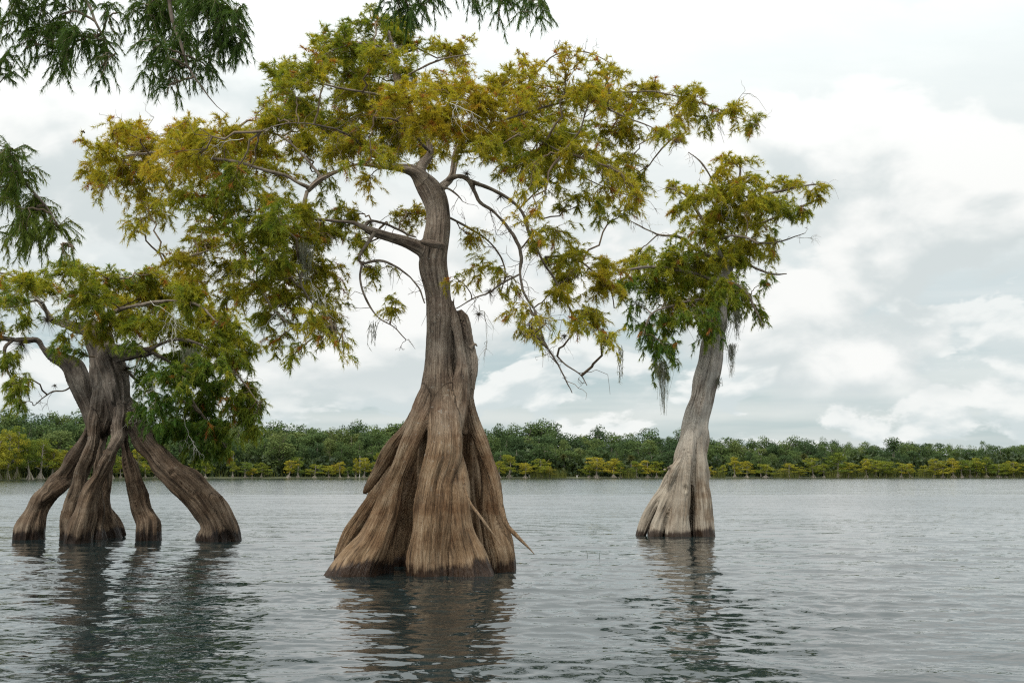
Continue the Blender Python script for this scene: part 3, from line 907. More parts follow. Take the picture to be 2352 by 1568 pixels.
# px, py, rx, ry, density, up-bias, tint
PM = [
    (860, 66, 85, 45, 1, .5, .44), (790, 108, 75, 50, 1, .5, .44), (935, 92, 75, 45, 1, .5, .48), (725, 150, 70, 50, .9, .5, .44), (1040, 118, 62, 34, .9, .5, .55), (1075, 150, 40, 30, .7, .4, .6),
    (640, 190, 45, 45, .8, .4, .42), (680, 222, 75, 42, .9, .5, .46), (800, 180, 85, 48, .8, .4, .44), (920, 170, 80, 45, .7, .4, .46), (1020, 200, 80, 40, .8, .4, .5), (850, 130, 80, 45, .9, .4, .44), (630, 245, 40, 25, .6, .4, .5),
    (640, 292, 105, 36, 1.2, .6, .60), (760, 290, 105, 42, 1.3, .6, .56), (880, 272, 115, 45, 1.4, .6, .58), (1000, 276, 110, 50, 1.4, .6, .58), (1110, 240, 105, 60, 1.2, .6, .56), (940, 325, 110, 40, 1.2, .3, .48), (820, 335, 90, 36, 1.1, .3, .46), (1060, 315, 90, 45, 1.2, .3, .45),
    (1200, 222, 85, 50, 1, .5, .56), (1225, 150, 50, 34, .6, .4, .66), (1310, 122, 80, 22, .7, .4, .72), (1395, 160, 45, 40, .5, .3, .70), (1300, 215, 95, 42, 1, .5, .55), (1395, 240, 70, 45, .9, .4, .56), (1490, 222, 70, 35, .8, .4, .60), (1590, 222, 70, 34, .8, .4, .58), (1675, 258, 48, 32, .8, .3, .55), (1735, 284, 28, 26, .9, .1, .42), (1525, 300, 45, 24, .8, .2, .62), (1560, 328, 26, 24, .7, .1, .5), (1620, 275, 40, 28, .5, .1, .45), (1440, 290, 60, 34, .7, .2, .60),
    (1150, 330, 105, 48, 1.1, .2, .38), (1260, 320, 95, 50, 1, .2, .42), (1345, 355, 70, 48, .8, .1, .50), (1285, 400, 80, 40, .8, 0, .48), (1390, 425, 65, 40, .8, 0, .54), (1465, 455, 45, 28, .9, 0, .5), (1180, 385, 60, 36, .8, 0, .32), (1370, 480, 36, 34, .7, -.1, .42), (1440, 480, 40, 26, .7, -.1, .46),
    (500, 318, 85, 32, 1, .5, .62), (410, 322, 75, 34, 1, .5, .60), (305, 310, 70, 36, .9, .5, .56), (228, 345, 44, 40, .8, .4, .48), (290, 385, 80, 42, 1, .3, .48), (400, 385, 80, 42, 1, .3, .62), (500, 385, 80, 42, 1, .3, .55), (600, 350, 75, 42, 1.1, .4, .58), (700, 335, 80, 36, 1.1, .4, .55), (850, 372, 80, 26, .7, .2, .46), (640, 395, 60, 36, .8, .1, .5),
    (250, 430, 40, 44, .6, 0, .44), (325, 460, 48, 48, .7, -.1, .46), (315, 530, 28, 36, .6, -.2, .40), (430, 445, 70, 36, .8, -.1, .44), (540, 450, 80, 44, .8, 0, .40), (620, 455, 60, 40, .7, 0, .42), (745, 440, 44, 28, .5, -.1, .45), (840, 425, 36, 30, .5, -.1, .5), (360, 410, 60, 36, .8, .1, .5), (470, 470, 60, 36, .7, -.1, .36),
    (560, 515, 80, 40, 1, .2, .38), (650, 535, 90, 42, 1.1, .2, .40), (740, 545, 75, 45, 1, .2, .38), (790, 505, 60, 32, .9, .3, .42), (480, 570, 70, 32, .8, .3, .46), (400, 598, 60, 28, .8, .3, .50), (600, 595, 90, 42, .9, 0, .38), (690, 605, 80, 45, .9, 0, .46), (560, 660, 70, 42, .7, -.1, .46), (640, 680, 80, 45, .7, -.1, .50), (730, 675, 70, 45, .7, -.1, .50), (610, 740, 56, 36, .6, -.2, .44), (700, 745, 62, 42, .7, -.2, .48), (775, 735, 48, 44, .7, -.2, .46), (790, 800, 34, 24, .6, -.3, .42), (680, 808, 40, 26, .6, -.3, .40), (640, 780, 40, 30, .5, -.3, .4), (900, 690, 28, 40, .5, -.3, .36), (940, 500, 48, 26, 1.2, .5, .46), (868, 625, 40, 34, .45, -.2, .4), (520, 620, 60, 36, .7, .1, .46), (450, 625, 60, 30, .7, .2, .5),
    (700, 262, 90, 34, 1.1, .6, .54), (830, 250, 100, 34, 1.2, .6, .54), (960, 235, 90, 36, 1.2, .6, .56), (560, 345, 90, 34, 1, .5, .58), (450, 350, 90, 32, 1, .5, .60), (1060, 215, 70, 40, 1, .5, .54), (760, 130, 60, 40, .9, .5, .46), (1180, 290, 90, 40, 1.1, .4, .5), (900, 310, 110, 36, 1.2, .3, .5), (330, 350, 80, 36, 1, .4, .54),
    (620, 500, 80, 36, .9, .2, .42), (700, 480, 70, 34, .8, .2, .44), (480, 520, 60, 34, .7, 0, .42), (820, 560, 50, 36, .7, .1, .4), (1330, 300, 80, 40, .9, .3, .52), (1240, 370, 80, 40, .9, .1, .42), (1100, 360, 60, 30, .9, .1, .38), (980, 350, 70, 24, .9, .2, .44), (770, 350, 70, 30, 1, .3, .5), (260, 300, 50, 26, .7, .5, .56), (560, 420, 70, 34, .8, .1, .48), (350, 480, 50, 40, .6, -.1, .44), (1430, 380, 50, 34, .6, 0, .5), (830, 215, 80, 36, 1, .5, .5), (900, 120, 70, 40, .9, .5, .46), (680, 180, 60, 40, .9, .5, .44),
    (1150, 190, 70, 40, .9, .5, .54), (1270, 265, 80, 40, .9, .4, .54), (1350, 190, 70, 36, .8, .4, .6), (1450, 250, 60, 34, .8, .3, .56), (1390, 320, 60, 40, .8, .2, .54), (1210, 440, 50, 34, .5, -.1, .4), (1330, 460, 50, 34, .7, -.1, .46), (1440, 420, 50, 34, .7, 0, .5), (1560, 270, 50, 30, .7, .2, .56), (420, 285, 60, 24, .8, .5, .6), (520, 300, 70, 24, .9, .5, .6), (200, 400, 36, 36, .6, .1, .46), (440, 410, 70, 36, .8, .2, .52), (660, 650, 70, 44, .7, -.1, .48), (580, 560, 80, 40, .9, .1, .42), (520, 690, 50, 40, .6, -.1, .46), (750, 620, 60, 40, .7, 0, .44), (1320, 570, 46, 36, .6, 0, .46),
    (1085, 545, 36, 34, .5, -.1, .5), (1110, 610, 45, 50, .4, -.2, .38), (1200, 520, 50, 36, .35, -.2, .42), (1245, 560, 60, 40, .5, -.1, .42), (1300, 600, 50, 45, .6, -.1, .42), (1285, 670, 55, 50, .5, -.2, .40), (1190, 700, 46, 40, .35, -.2, .38), (1210, 750, 42, 40, .45, -.3, .36), (1265, 760, 34, 40, .35, -.3, .40), (1330, 640, 45, 45, .7, -.1, .52), (1385, 660, 60, 48, 1.0, .1, .60), (1400, 610, 50, 28, .8, .3, .58), (1380, 735, 44, 44, .8, -.2, .46), (1410, 775, 24, 32, .7, -.4, .34), (1345, 740, 36, 36, .5, -.2, .42), (1050, 640, 26, 36, .3, -.2, .34), (1160, 650, 40, 40, .35, -.2, .36), (1300, 530, 40, 30, .5, 0, .44),
]
pads = []
for (px, py, rx, ry, dn, up, ti) in PM:
    pads.append((px, py, rx * 1.2, ry * 1.2, depth_for(px, 960, 760, 18.6, 2.8), dn, up, ti + 0.02))
SM = dict(nb=11, twigs=172, tl=0.19, droop=0.30, npos=8, per=6, L=0.09, W=0.0058, spread=0.55, sag=0.18, rust=0.04)
tipsM = grow(mainT, baseM, LM, pads, SM, 77, M['needle'])
bare_twigs(LM, baseM, 5, 0.55, 61)
dead_twigs(mainT, baseM, [(1010, 245, 16.6, -10, 0.75), (745, 190, 18.0, -140, 0.6), (560, 318, 17.5, 190, 0.5), (650, 560, 17.6, -150, 0.7), (700, 640, 17.7, -60, 0.6), (1290, 300, 17.2, -40, 0.8), (1240, 262, 17.0, -60, 0.4), (1200, 640, 18.3, -80, 0.6), (1250, 690, 18.3, -70, 0.6), (760, 660, 17.8, -100, 0.5), (1100, 700, 18.4, -75, 0.6), (640, 700, 17.8, -120, 0.5)], 5)
cones(mainT, baseM, tipsM, 150, 9, 0.017)

# ================================================================== left cypress on stilt roots
def zl(zx, zy):
    return zx * 0.2686, 918.7 + zy * 0.2686


def legs(pts):
    return [(*zl(x, y), Y, r * 0.2686) for x, y, Y, r in pts]


baseL = P(240, 1240, 27.8)
baseL[2] = 0
leftT = thing('bald_cypress', 'left cypress standing on spread stilt roots, crown overlapping the middle tree', 'tree', baseL)
CL = [
    dict(name='trunk', part='trunk', lobes=0.10, pts=[(232, 1010, 27.9, 8), (240, 985, 27.8, 26), (248, 950, 27.8, 38), (252, 915, 27.8, 43), (250, 880, 27.8, 38), (244, 840, 27.8, 32), (236, 810, 27.8, 30), (226, 785, 27.8, 30), (215, 760, 27.9, 26), (195, 748, 28.0, 18)]),
    dict(name='trunk', part='trunk', lobes=0.12, pts=[(285, 985, 27.6, 10), (278, 945, 27.55, 24), (272, 915, 27.5, 28), (262, 880, 27.5, 26), (250, 840, 27.5, 22), (242, 800, 27.6, 20)]),
    dict(name='limb', part='s1', lobes=0.10, pts=[(225, 985, 28.2, 20), (207, 940, 28.3, 20), (195, 900, 28.3, 19), (184, 865, 28.3, 20), (170, 840, 28.3, 16), (145, 822, 28.3, 12), (120, 812, 28.3, 10), (98, 798, 28.3, 10), (85, 780, 28.3, 9), (62, 782, 28.3, 9), (30, 780, 28.3, 9), (-20, 772, 28.3, 8)]),
    dict(name='limb', part='s2', lobes=0.10, pts=[(240, 800, 27.8, 22), (262, 812, 27.5, 13), (290, 815, 27.3, 9), (320, 812, 27.1, 8), (345, 808, 27.0, 7)]),
    dict(name='limb', part='s3', lobes=0.10, pts=[(215, 765, 27.9, 22), (185, 752, 28.1, 16), (155, 742, 28.3, 12), (125, 735, 28.5, 11), (108, 722, 28.6, 9), (105, 700, 28.7, 6)]),
    dict(name='stilt_root', part='q1', lobes=0.10, pts=legs([(800, 240, 28.4, 60), (740, 370, 28.4, 62), (650, 520, 28.4, 72), (560, 640, 28.3, 82), (470, 750, 28.2, 88), (385, 850, 28.1, 92), (330, 960, 28.0, 88), (295, 1080, 27.9, 104), (275, 1250, 27.9, 128)])),
    dict(name='stilt_root', part='q1', lobes=0.12, pts=legs([(560, 700, 28.2, 60), (450, 790, 27.9, 55), (380, 850, 27.8, 40), (350, 900, 27.75, 14)])),
    dict(name='stilt_root', part='q2', lobes=0.12, pts=legs([(860, -260, 28.0, 28), (830, -60, 27.65, 44), (815, 100, 27.5, 50), (805, 250, 27.4, 52), (800, 360, 27.35, 54), (770, 450, 27.4, 48), (725, 560, 27.5, 46), (705, 660, 27.6, 48), (690, 760, 27.6, 54), (655, 860, 27.7, 62), (625, 970, 27.7, 64), (590, 1090, 27.7, 78), (575, 1260, 27.7, 95)])),
    dict(name='stilt_root', part='q3', lobes=0.10, pts=legs([(960, -230, 28.0, 30), (1000, -60, 27.6, 52), (1018, 100, 27.25, 60), (1015, 200, 27.1, 62), (1015, 310, 27.0, 66), (975, 400, 26.9, 66), (925, 500, 26.9, 68), (875, 590, 26.85, 60), (830, 680, 26.8, 58), (775, 790, 26.8, 62), (735, 890, 26.75, 72), (705, 1010, 26.7, 88), (685, 1130, 26.7, 100), (670, 1300, 26.7, 120)])),
    dict(name='stilt_root', part='q4', lobes=0.12, pts=legs([(900, 150, 28.3, 60), (870, 400, 28.2, 60), (850, 650, 28.1, 64), (840, 880, 28.1, 56), (840, 1050, 28.1, 62), (830, 1250, 28.1, 85)])),
    dict(name='stilt_root', part='q5', lobes=0.12, pts=legs([(960, 450, 28.5, 40), (930, 640, 28.6, 44), (900, 800, 28.7, 46), (905, 930, 28.8, 52), (935, 1040, 28.9, 70), (975, 1200, 29.0, 96)])),
    dict(name='stilt_root', part='q6', lobes=0.10, pts=legs([(1040, 220, 28.0, 50), (1065, 370, 27.9, 52), (1095, 490, 27.8, 58), (1135, 620, 27.8, 70), (1170, 760, 27.7, 82), (1200, 880, 27.6, 84), (1235, 1000, 27.6, 92), (1262, 1110, 27.5, 114), (1272, 1300, 27.5, 132)])),
    dict(name='stilt_root', part='q7', lobes=0.08, pts=legs([(980, -140, 28.0, 50), (1060, 20, 27.75, 82), (1130, 140, 27.6, 94), (1200, 280, 27.6, 92), (1290, 410, 27.6, 100), (1400, 540, 27.6, 112), (1520, 660, 27.6, 118), (1640, 780, 27.6, 122), (1750, 910, 27.6, 126), (1830, 1040, 27.6, 142), (1880, 1150, 27.6, 164), (1900, 1300, 27.6, 190)])),
    dict(name='stilt_root', part='q7', lobes=0.10, pts=legs([(1850, 820, 27.4, 60), (1920, 960, 27.35, 56), (1975, 1080, 27.3, 42), (2010, 1180, 27.3, 36), (2020, 1300, 27.3, 38)])),
    dict(name='stilt_root', part='q8', lobes=0.10, pts=legs([(900, 420, 27.3, 34), (925, 600, 27.2, 34), (930, 720, 27.2, 26), (920, 800, 27.2, 12)])),
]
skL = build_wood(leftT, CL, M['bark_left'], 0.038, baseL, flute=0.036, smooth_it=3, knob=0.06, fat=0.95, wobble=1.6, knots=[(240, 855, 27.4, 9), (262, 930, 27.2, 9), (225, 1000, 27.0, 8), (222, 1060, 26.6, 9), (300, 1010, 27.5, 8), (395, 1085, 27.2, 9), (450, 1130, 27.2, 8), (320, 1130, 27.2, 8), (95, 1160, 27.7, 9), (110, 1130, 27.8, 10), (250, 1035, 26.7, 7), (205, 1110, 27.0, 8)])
LL = []


def LBl(pts, seed):
    LL.append(limb_obj(pts, M['branch'], leftT, baseL, seed=seed))


LBl([(120, 735, 28.4, 9), (95, 700, 28.4, 7), (70, 665, 28.5, 5), (40, 640, 28.5, 4), (0, 625, 28.5, 3), (-60, 620, 28.5, 3)], 111)
LBl([(150, 740, 28.3, 9), (160, 700, 28.0, 7), (190, 660, 27.6, 5), (240, 640, 27.2, 4), (300, 640, 27.0, 3)], 114)
LBl([(215, 760, 27.9, 12), (250, 725, 27.3, 8), (310, 700, 26.8, 6), (380, 690, 26.4, 5), (450, 700, 26.2, 4), (500, 740, 26.0, 3)], 117)
LBl([(330, 812, 27.1, 8), (370, 790, 27.0, 6), (420, 780, 27.0, 5), (480, 800, 27.0, 4), (540, 850, 27.0, 3), (590, 920, 27.0, 2)], 120)
LBl([(345, 808, 27.0, 6), (385, 830, 27.4, 6), (420, 870, 27.8, 5), (450, 930, 28.0, 4), (490, 990, 28.0, 3), (520, 1030, 28.0, 2)], 123)
LBl([(262, 830, 28.0, 7), (300, 860, 28.8, 5), (340, 900, 29.2, 4), (370, 960, 29.4, 3), (400, 1010, 29.4, 2)], 126)
LBl([(30, 780, 28.3, 6), (10, 800, 28.1, 5), (15, 840, 28.0, 4), (35, 890, 28.0, 3), (50, 930, 28.0, 2)], 129)
LBl([(186, 870, 28.3, 4), (150, 897, 28.1, 3), (120, 900, 28.0, 2.5), (80, 930, 28.0, 1.5)], 132)
LBl([(108, 720, 28.5, 6), (90, 690, 27.8, 4), (50, 700, 27.4, 3), (10, 710, 27.2, 2)], 135)
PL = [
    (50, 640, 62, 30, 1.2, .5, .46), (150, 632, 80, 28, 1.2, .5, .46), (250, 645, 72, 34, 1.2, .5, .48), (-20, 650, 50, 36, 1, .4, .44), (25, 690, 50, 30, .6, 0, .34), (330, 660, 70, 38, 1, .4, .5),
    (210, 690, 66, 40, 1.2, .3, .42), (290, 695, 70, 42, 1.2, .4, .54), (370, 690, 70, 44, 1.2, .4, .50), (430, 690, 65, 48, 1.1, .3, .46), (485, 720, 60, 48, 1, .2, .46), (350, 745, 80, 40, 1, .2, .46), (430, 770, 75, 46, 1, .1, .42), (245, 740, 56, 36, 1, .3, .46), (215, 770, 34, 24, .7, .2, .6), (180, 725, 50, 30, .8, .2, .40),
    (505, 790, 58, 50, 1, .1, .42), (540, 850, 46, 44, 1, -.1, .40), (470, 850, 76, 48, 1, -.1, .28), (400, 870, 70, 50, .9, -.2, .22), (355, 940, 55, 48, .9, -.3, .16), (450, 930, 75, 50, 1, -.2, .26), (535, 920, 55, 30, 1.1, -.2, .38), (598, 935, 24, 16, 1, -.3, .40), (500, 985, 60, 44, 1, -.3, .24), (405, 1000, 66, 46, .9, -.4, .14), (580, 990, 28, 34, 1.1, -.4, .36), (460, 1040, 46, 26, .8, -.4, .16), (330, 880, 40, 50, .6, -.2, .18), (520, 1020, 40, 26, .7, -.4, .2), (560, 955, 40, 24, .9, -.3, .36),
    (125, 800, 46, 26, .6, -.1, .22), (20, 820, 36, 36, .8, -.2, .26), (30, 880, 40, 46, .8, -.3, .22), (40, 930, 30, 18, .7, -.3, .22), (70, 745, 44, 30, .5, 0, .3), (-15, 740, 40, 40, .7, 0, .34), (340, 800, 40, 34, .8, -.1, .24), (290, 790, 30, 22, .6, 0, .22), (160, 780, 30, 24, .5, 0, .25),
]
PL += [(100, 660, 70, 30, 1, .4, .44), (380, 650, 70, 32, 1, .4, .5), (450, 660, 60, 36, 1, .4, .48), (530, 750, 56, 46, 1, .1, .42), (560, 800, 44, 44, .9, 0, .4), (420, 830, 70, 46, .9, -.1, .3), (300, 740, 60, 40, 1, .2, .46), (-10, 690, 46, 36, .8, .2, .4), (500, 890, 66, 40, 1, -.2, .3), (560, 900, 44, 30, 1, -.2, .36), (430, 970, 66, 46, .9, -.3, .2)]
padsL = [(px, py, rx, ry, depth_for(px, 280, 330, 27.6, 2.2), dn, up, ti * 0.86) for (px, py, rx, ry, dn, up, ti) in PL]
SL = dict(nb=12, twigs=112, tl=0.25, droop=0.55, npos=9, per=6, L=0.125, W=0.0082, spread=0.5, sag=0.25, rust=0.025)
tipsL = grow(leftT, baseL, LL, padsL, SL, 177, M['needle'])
bare_twigs(LL, baseL, 3, 0.6, 62)
dead_twigs(leftT, baseL, [(110, 690, 26.8, 175, 1.0), (95, 700, 26.9, 20, 0.6), (60, 690, 26.8, 200, 0.9), (405, 715, 25.4, -95, 0.8), (395, 930, 26.2, 200, 0.9), (420, 955, 26.2, -70, 0.7), (400, 910, 26.3, 150, 0.6), (345, 690, 26.2, -30, 0.9)], 15)
cones(leftT, baseL, tipsL, 25, 19, 0.018)

# ================================================================== right cypress
def zr(zx, zy):
    return 1320.7 + zx * 0.4761, 516.8 + zy * 0.4761


def rt(pts):
    return [(*zr(x, y), Y, r * 0.4761) for x, y, Y, r in pts]


baseR = P(1550, 1226, 30.4)
baseR[2] = 0
rightT = thing('bald_cypress', 'slim right cypress with pale leaning trunk and flared foot in the lake', 'tree', baseR)
CR = [
    dict(name='trunk', part='trunk', lobes=0.05, pts=rt([(545, 1560, 30.4, 110), (550, 1400, 30.4, 92), (555, 1250, 30.3, 84), (555, 1120, 30.3, 78), (568, 1010, 30.3, 68), (590, 910, 30.3, 60), (616, 810, 30.3, 55), (642, 700, 30.3, 56), (662, 600, 30.3, 52), (676, 500, 30.3, 47), (690, 400, 30.3, 42), (712, 300, 30.3, 36), (728, 220, 30.3, 32)])),
    dict(name='limb', part='f1', lobes=0.12, pts=rt([(728, 240, 30.3, 28), (715, 170, 30.1, 22), (690, 120, 30.0, 18), (672, 60, 29.9, 15), (665, 0, 29.9, 12), (680, -90, 29.9, 10), (720, -200, 29.9, 8), (750, -290, 29.9, 5)])),
    dict(name='limb', part='f2', lobes=0.10, pts=rt([(735, 235, 30.4, 24), (765, 150, 30.5, 18), (800, 70, 30.6, 15), (825, 0, 30.6, 12), (835, -90, 30.6, 9), (840, -160, 30.6, 6)])),
    dict(name='buttress_root', part='r1', lobes=0.08, pts=rt([(535, 1060, 30.1, 12), (505, 1140, 29.9, 25), (470, 1210, 29.8, 30), (425, 1280, 29.8, 26), (375, 1350, 29.8, 24), (340, 1420, 29.8, 26), (315, 1480, 29.8, 26), (290, 1560, 29.8, 28)])),
    dict(name='buttress_root', part='r2', lobes=0.08, pts=rt([(550, 1000, 30.1, 12), (525, 1110, 29.75, 28), (490, 1220, 29.6, 34), (455, 1300, 29.55, 32), (420, 1380, 29.5, 32), (392, 1450, 29.5, 38), (375, 1560, 29.5, 42)])),
    dict(name='buttress_root', part='r2b', lobes=0.08, pts=rt([(490, 1260, 30.0, 30), (460, 1360, 29.95, 30), (440, 1450, 29.9, 32), (430, 1560, 29.9, 36)])),
    dict(name='buttress_root', part='rb', lobes=0.08, pts=rt([(520, 1200, 30.4, 40), (470, 1330, 30.5, 60), (430, 1450, 30.5, 76), (420, 1560, 30.5, 86)])),
    dict(name='buttress_root', part='r3', lobes=0.06, pts=rt([(562, 960, 30.2, 16), (548, 1050, 29.9, 34), (530, 1170, 29.6, 46), (515, 1280, 29.5, 46), (505, 1380, 29.45, 50), (498, 1460, 29.4, 56), (492, 1560, 29.4, 62)])),
    dict(name='buttress_root', part='r4', lobes=0.07, pts=rt([(596, 950, 30.3, 14), (597, 1060, 30.0, 30), (598, 1200, 29.85, 42), (604, 1300, 29.8, 46), (612, 1400, 29.75, 56), (618, 1470, 29.7, 62), (622, 1560, 29.7, 72)])),
    dict(name='dead_strip', part='r5', lobes=0.2, label='splintered grey wood above the left roots', pts=rt([(525, 1090, 29.6, 12), (505, 1140, 29.5, 18), (480, 1180, 29.45, 22), (462, 1225, 29.45, 20), (450, 1270, 29.45, 12)])),
    dict(name='dead_strip', part='r6', lobes=0.2, pts=rt([(545, 1100, 29.5, 12), (548, 1170, 29.4, 14), (542, 1240, 29.3, 14), (536, 1300, 29.25, 8)])),
    dict(name='dead_stub', part='r7', lobes=0.1, pts=rt([(470, 1160, 29.5, 14), (450, 1166, 29.4, 8), (432, 1180, 29.35, 3)])),
]
skR = build_wood(rightT, CR, M['bark_right'], 0.036, baseR, flute=0.026, smooth_it=3, knob=0.03, fat=0.95, wobble=0.3, knots=[(1573, 1122, 29.3, 9), (1622, 880, 29.8, 5)])
LR = []


def LBr(pts, seed):
    LR.append(limb_obj(pts, M['branch'], rightT, baseR, seed=seed))


LBr([(1640, 560, 29.9, 6), (1600, 480, 29.8, 5), (1560, 440, 29.7, 4), (1530, 430, 29.7, 2)], 211)
LBr([(1645, 510, 29.9, 6), (1680, 450, 29.8, 5), (1700, 410, 29.8, 4), (1700, 375, 29.8, 3)], 214)
LBr([(1660, 470, 29.8, 4), (1640, 420, 29.5, 3.5), (1610, 375, 29.3, 3), (1580, 350, 29.2, 1.5)], 217)
LBr([(1715, 500, 30.6, 5), (1760, 450, 30.4, 5), (1810, 435, 30.2, 4), (1860, 425, 30.1, 3), (1895, 420, 30.0, 2)], 220)
LBr([(1718, 520, 30.6, 5), (1770, 505, 30.2, 4), (1830, 480, 30.0, 4), (1880, 455, 29.9, 2.5)], 223)
LBr([(1700, 570, 30.5, 5), (1740, 560, 30.3, 4), (1780, 558, 30.2, 3), (1820, 545, 30.1, 2), (1850, 535, 30.1, 1.2)], 226)
LBr([(1690, 610, 30.4, 6), (1720, 608, 30.1, 5), (1750, 620, 29.9, 4), (1780, 632, 29.8, 3), (1808, 630, 29.7, 1.5)], 229)
LBr([(1650, 600, 30.2, 6), (1600, 570, 29.9, 5), (1560, 545, 29.7, 4.5), (1510, 540, 29.6, 3.5), (1470, 520, 29.5, 2.5), (1445, 505, 29.5, 1.5)], 232)
LBr([(1655, 650, 30.2, 7), (1600, 630, 29.5, 6), (1540, 615, 29.0, 5), (1480, 615, 28.8, 4), (1420, 625, 28.7, 3)], 235)
LBr([(1650, 690, 30.2, 6), (1600, 690, 29.5, 5), (1550, 700, 29.2, 4), (1500, 720, 29.0, 3), (1480, 760, 28.9, 2)], 238)
LBr([(1655, 640, 30.6, 6), (1610, 640, 31.3, 5), (1550, 660, 31.8, 4), (1520, 720, 32.0, 3), (1530, 800, 32.0, 2)], 241)
LBr([(1670, 660, 30.1, 6), (1690, 650, 29.6, 5), (1720, 680, 29.4, 4), (1740, 720, 29.3, 3), (1755, 750, 29.3, 2)], 244)
LBr([(1640, 560, 29.9, 6), (1660, 545, 29.2, 5), (1700, 540, 28.8, 4), (1740, 560, 28.6, 3)], 247)
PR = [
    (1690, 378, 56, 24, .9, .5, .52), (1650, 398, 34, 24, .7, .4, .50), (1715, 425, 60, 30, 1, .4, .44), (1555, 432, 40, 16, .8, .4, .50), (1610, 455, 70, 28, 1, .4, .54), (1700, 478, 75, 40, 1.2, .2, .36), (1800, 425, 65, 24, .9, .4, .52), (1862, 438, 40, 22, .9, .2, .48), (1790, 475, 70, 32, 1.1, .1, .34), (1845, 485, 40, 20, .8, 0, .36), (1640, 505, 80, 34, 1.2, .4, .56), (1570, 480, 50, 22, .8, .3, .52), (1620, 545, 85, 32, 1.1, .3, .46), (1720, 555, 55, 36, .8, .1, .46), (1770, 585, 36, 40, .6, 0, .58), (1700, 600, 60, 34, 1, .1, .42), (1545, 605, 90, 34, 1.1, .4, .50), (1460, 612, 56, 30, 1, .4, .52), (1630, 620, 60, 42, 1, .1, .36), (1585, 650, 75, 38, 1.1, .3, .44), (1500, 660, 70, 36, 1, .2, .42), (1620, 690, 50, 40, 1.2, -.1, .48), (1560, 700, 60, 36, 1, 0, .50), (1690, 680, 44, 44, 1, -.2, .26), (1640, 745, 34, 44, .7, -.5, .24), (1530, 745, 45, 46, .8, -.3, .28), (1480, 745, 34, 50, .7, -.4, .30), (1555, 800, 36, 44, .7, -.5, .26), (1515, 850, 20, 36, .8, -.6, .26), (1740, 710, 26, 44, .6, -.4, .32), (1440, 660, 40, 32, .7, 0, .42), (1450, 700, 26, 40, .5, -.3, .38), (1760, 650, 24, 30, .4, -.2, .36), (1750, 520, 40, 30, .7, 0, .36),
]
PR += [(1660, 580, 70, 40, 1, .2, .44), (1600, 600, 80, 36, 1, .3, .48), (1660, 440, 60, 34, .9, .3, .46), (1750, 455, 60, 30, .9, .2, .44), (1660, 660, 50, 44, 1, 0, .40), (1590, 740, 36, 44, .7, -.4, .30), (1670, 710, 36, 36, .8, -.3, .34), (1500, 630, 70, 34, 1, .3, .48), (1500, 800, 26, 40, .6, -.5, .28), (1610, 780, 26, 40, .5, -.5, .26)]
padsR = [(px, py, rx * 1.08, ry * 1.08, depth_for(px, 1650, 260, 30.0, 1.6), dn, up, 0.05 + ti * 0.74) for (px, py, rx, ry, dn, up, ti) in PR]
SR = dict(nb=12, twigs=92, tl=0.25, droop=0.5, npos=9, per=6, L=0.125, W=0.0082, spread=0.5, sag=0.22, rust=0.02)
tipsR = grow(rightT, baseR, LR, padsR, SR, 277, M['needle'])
bare_twigs(LR, baseR, 3, 0.55, 63)
dead_twigs(rightT, baseR, [(1830, 545, 30.0, 10, 0.5), (1500, 540, 29.5, 120, 0.5), (1640, 470, 29.0, -20, 0.6)], 25)
cones(rightT, baseR, tipsR, 15, 29, 0.018)

# ================================================================== cypress overhead: trunk out of frame on the left, its branches hang into the picture
baseN = np.array([-7.6, 6.0, 0.0])
nearT = thing('bald_cypress', 'dark green cypress branches hanging into the top left of the picture', 'tree', baseN)


def tube_part(name, wpts, mat, parent, base, k=14, seed=0):
    c = catmull(wpts, 40)
    path, rad = c[:, :3], c[:, 3]
    rad = rad * (1 + 0.1 * vnoise(path, 4, seed))
    v, f = tubes(path[None], rad[None], k)
    return add(name, mesh_np(name, v - base, f, mat, {'bark': v}, True), parent)


tube_part('trunk', [(-7.6, 6.0, -0.5, 1.2), (-7.6, 6.0, 0.6, 0.8), (-7.5, 6.1, 2.0, 0.5), (-7.4, 6.1, 4.5, 0.36), (-7.3, 6.2, 7.5, 0.3), (-7.2, 6.3, 10.5, 0.18)], M['bark_left'], nearT, baseN)


def wl(pts, seed):
    """limb given in metres"""
    c = catmull(pts, max(16, len(pts) * 8))
    path, rad = c[:, :3], c[:, 3] * 0.5
    path = path + 0.05 * np.stack([vnoise(path, 3, seed), vnoise(path, 3, seed + 1), vnoise(path, 3, seed + 2)], -1)
    v, f = tubes(path[None], rad[None], 9)
    return (add('branch', mesh_np('branch', v - baseN, f, M['branch'], {'bark': v}, True), nearT), path, rad)


def pp(px, py, Y, r):
    return (*P(px, py, Y), r)


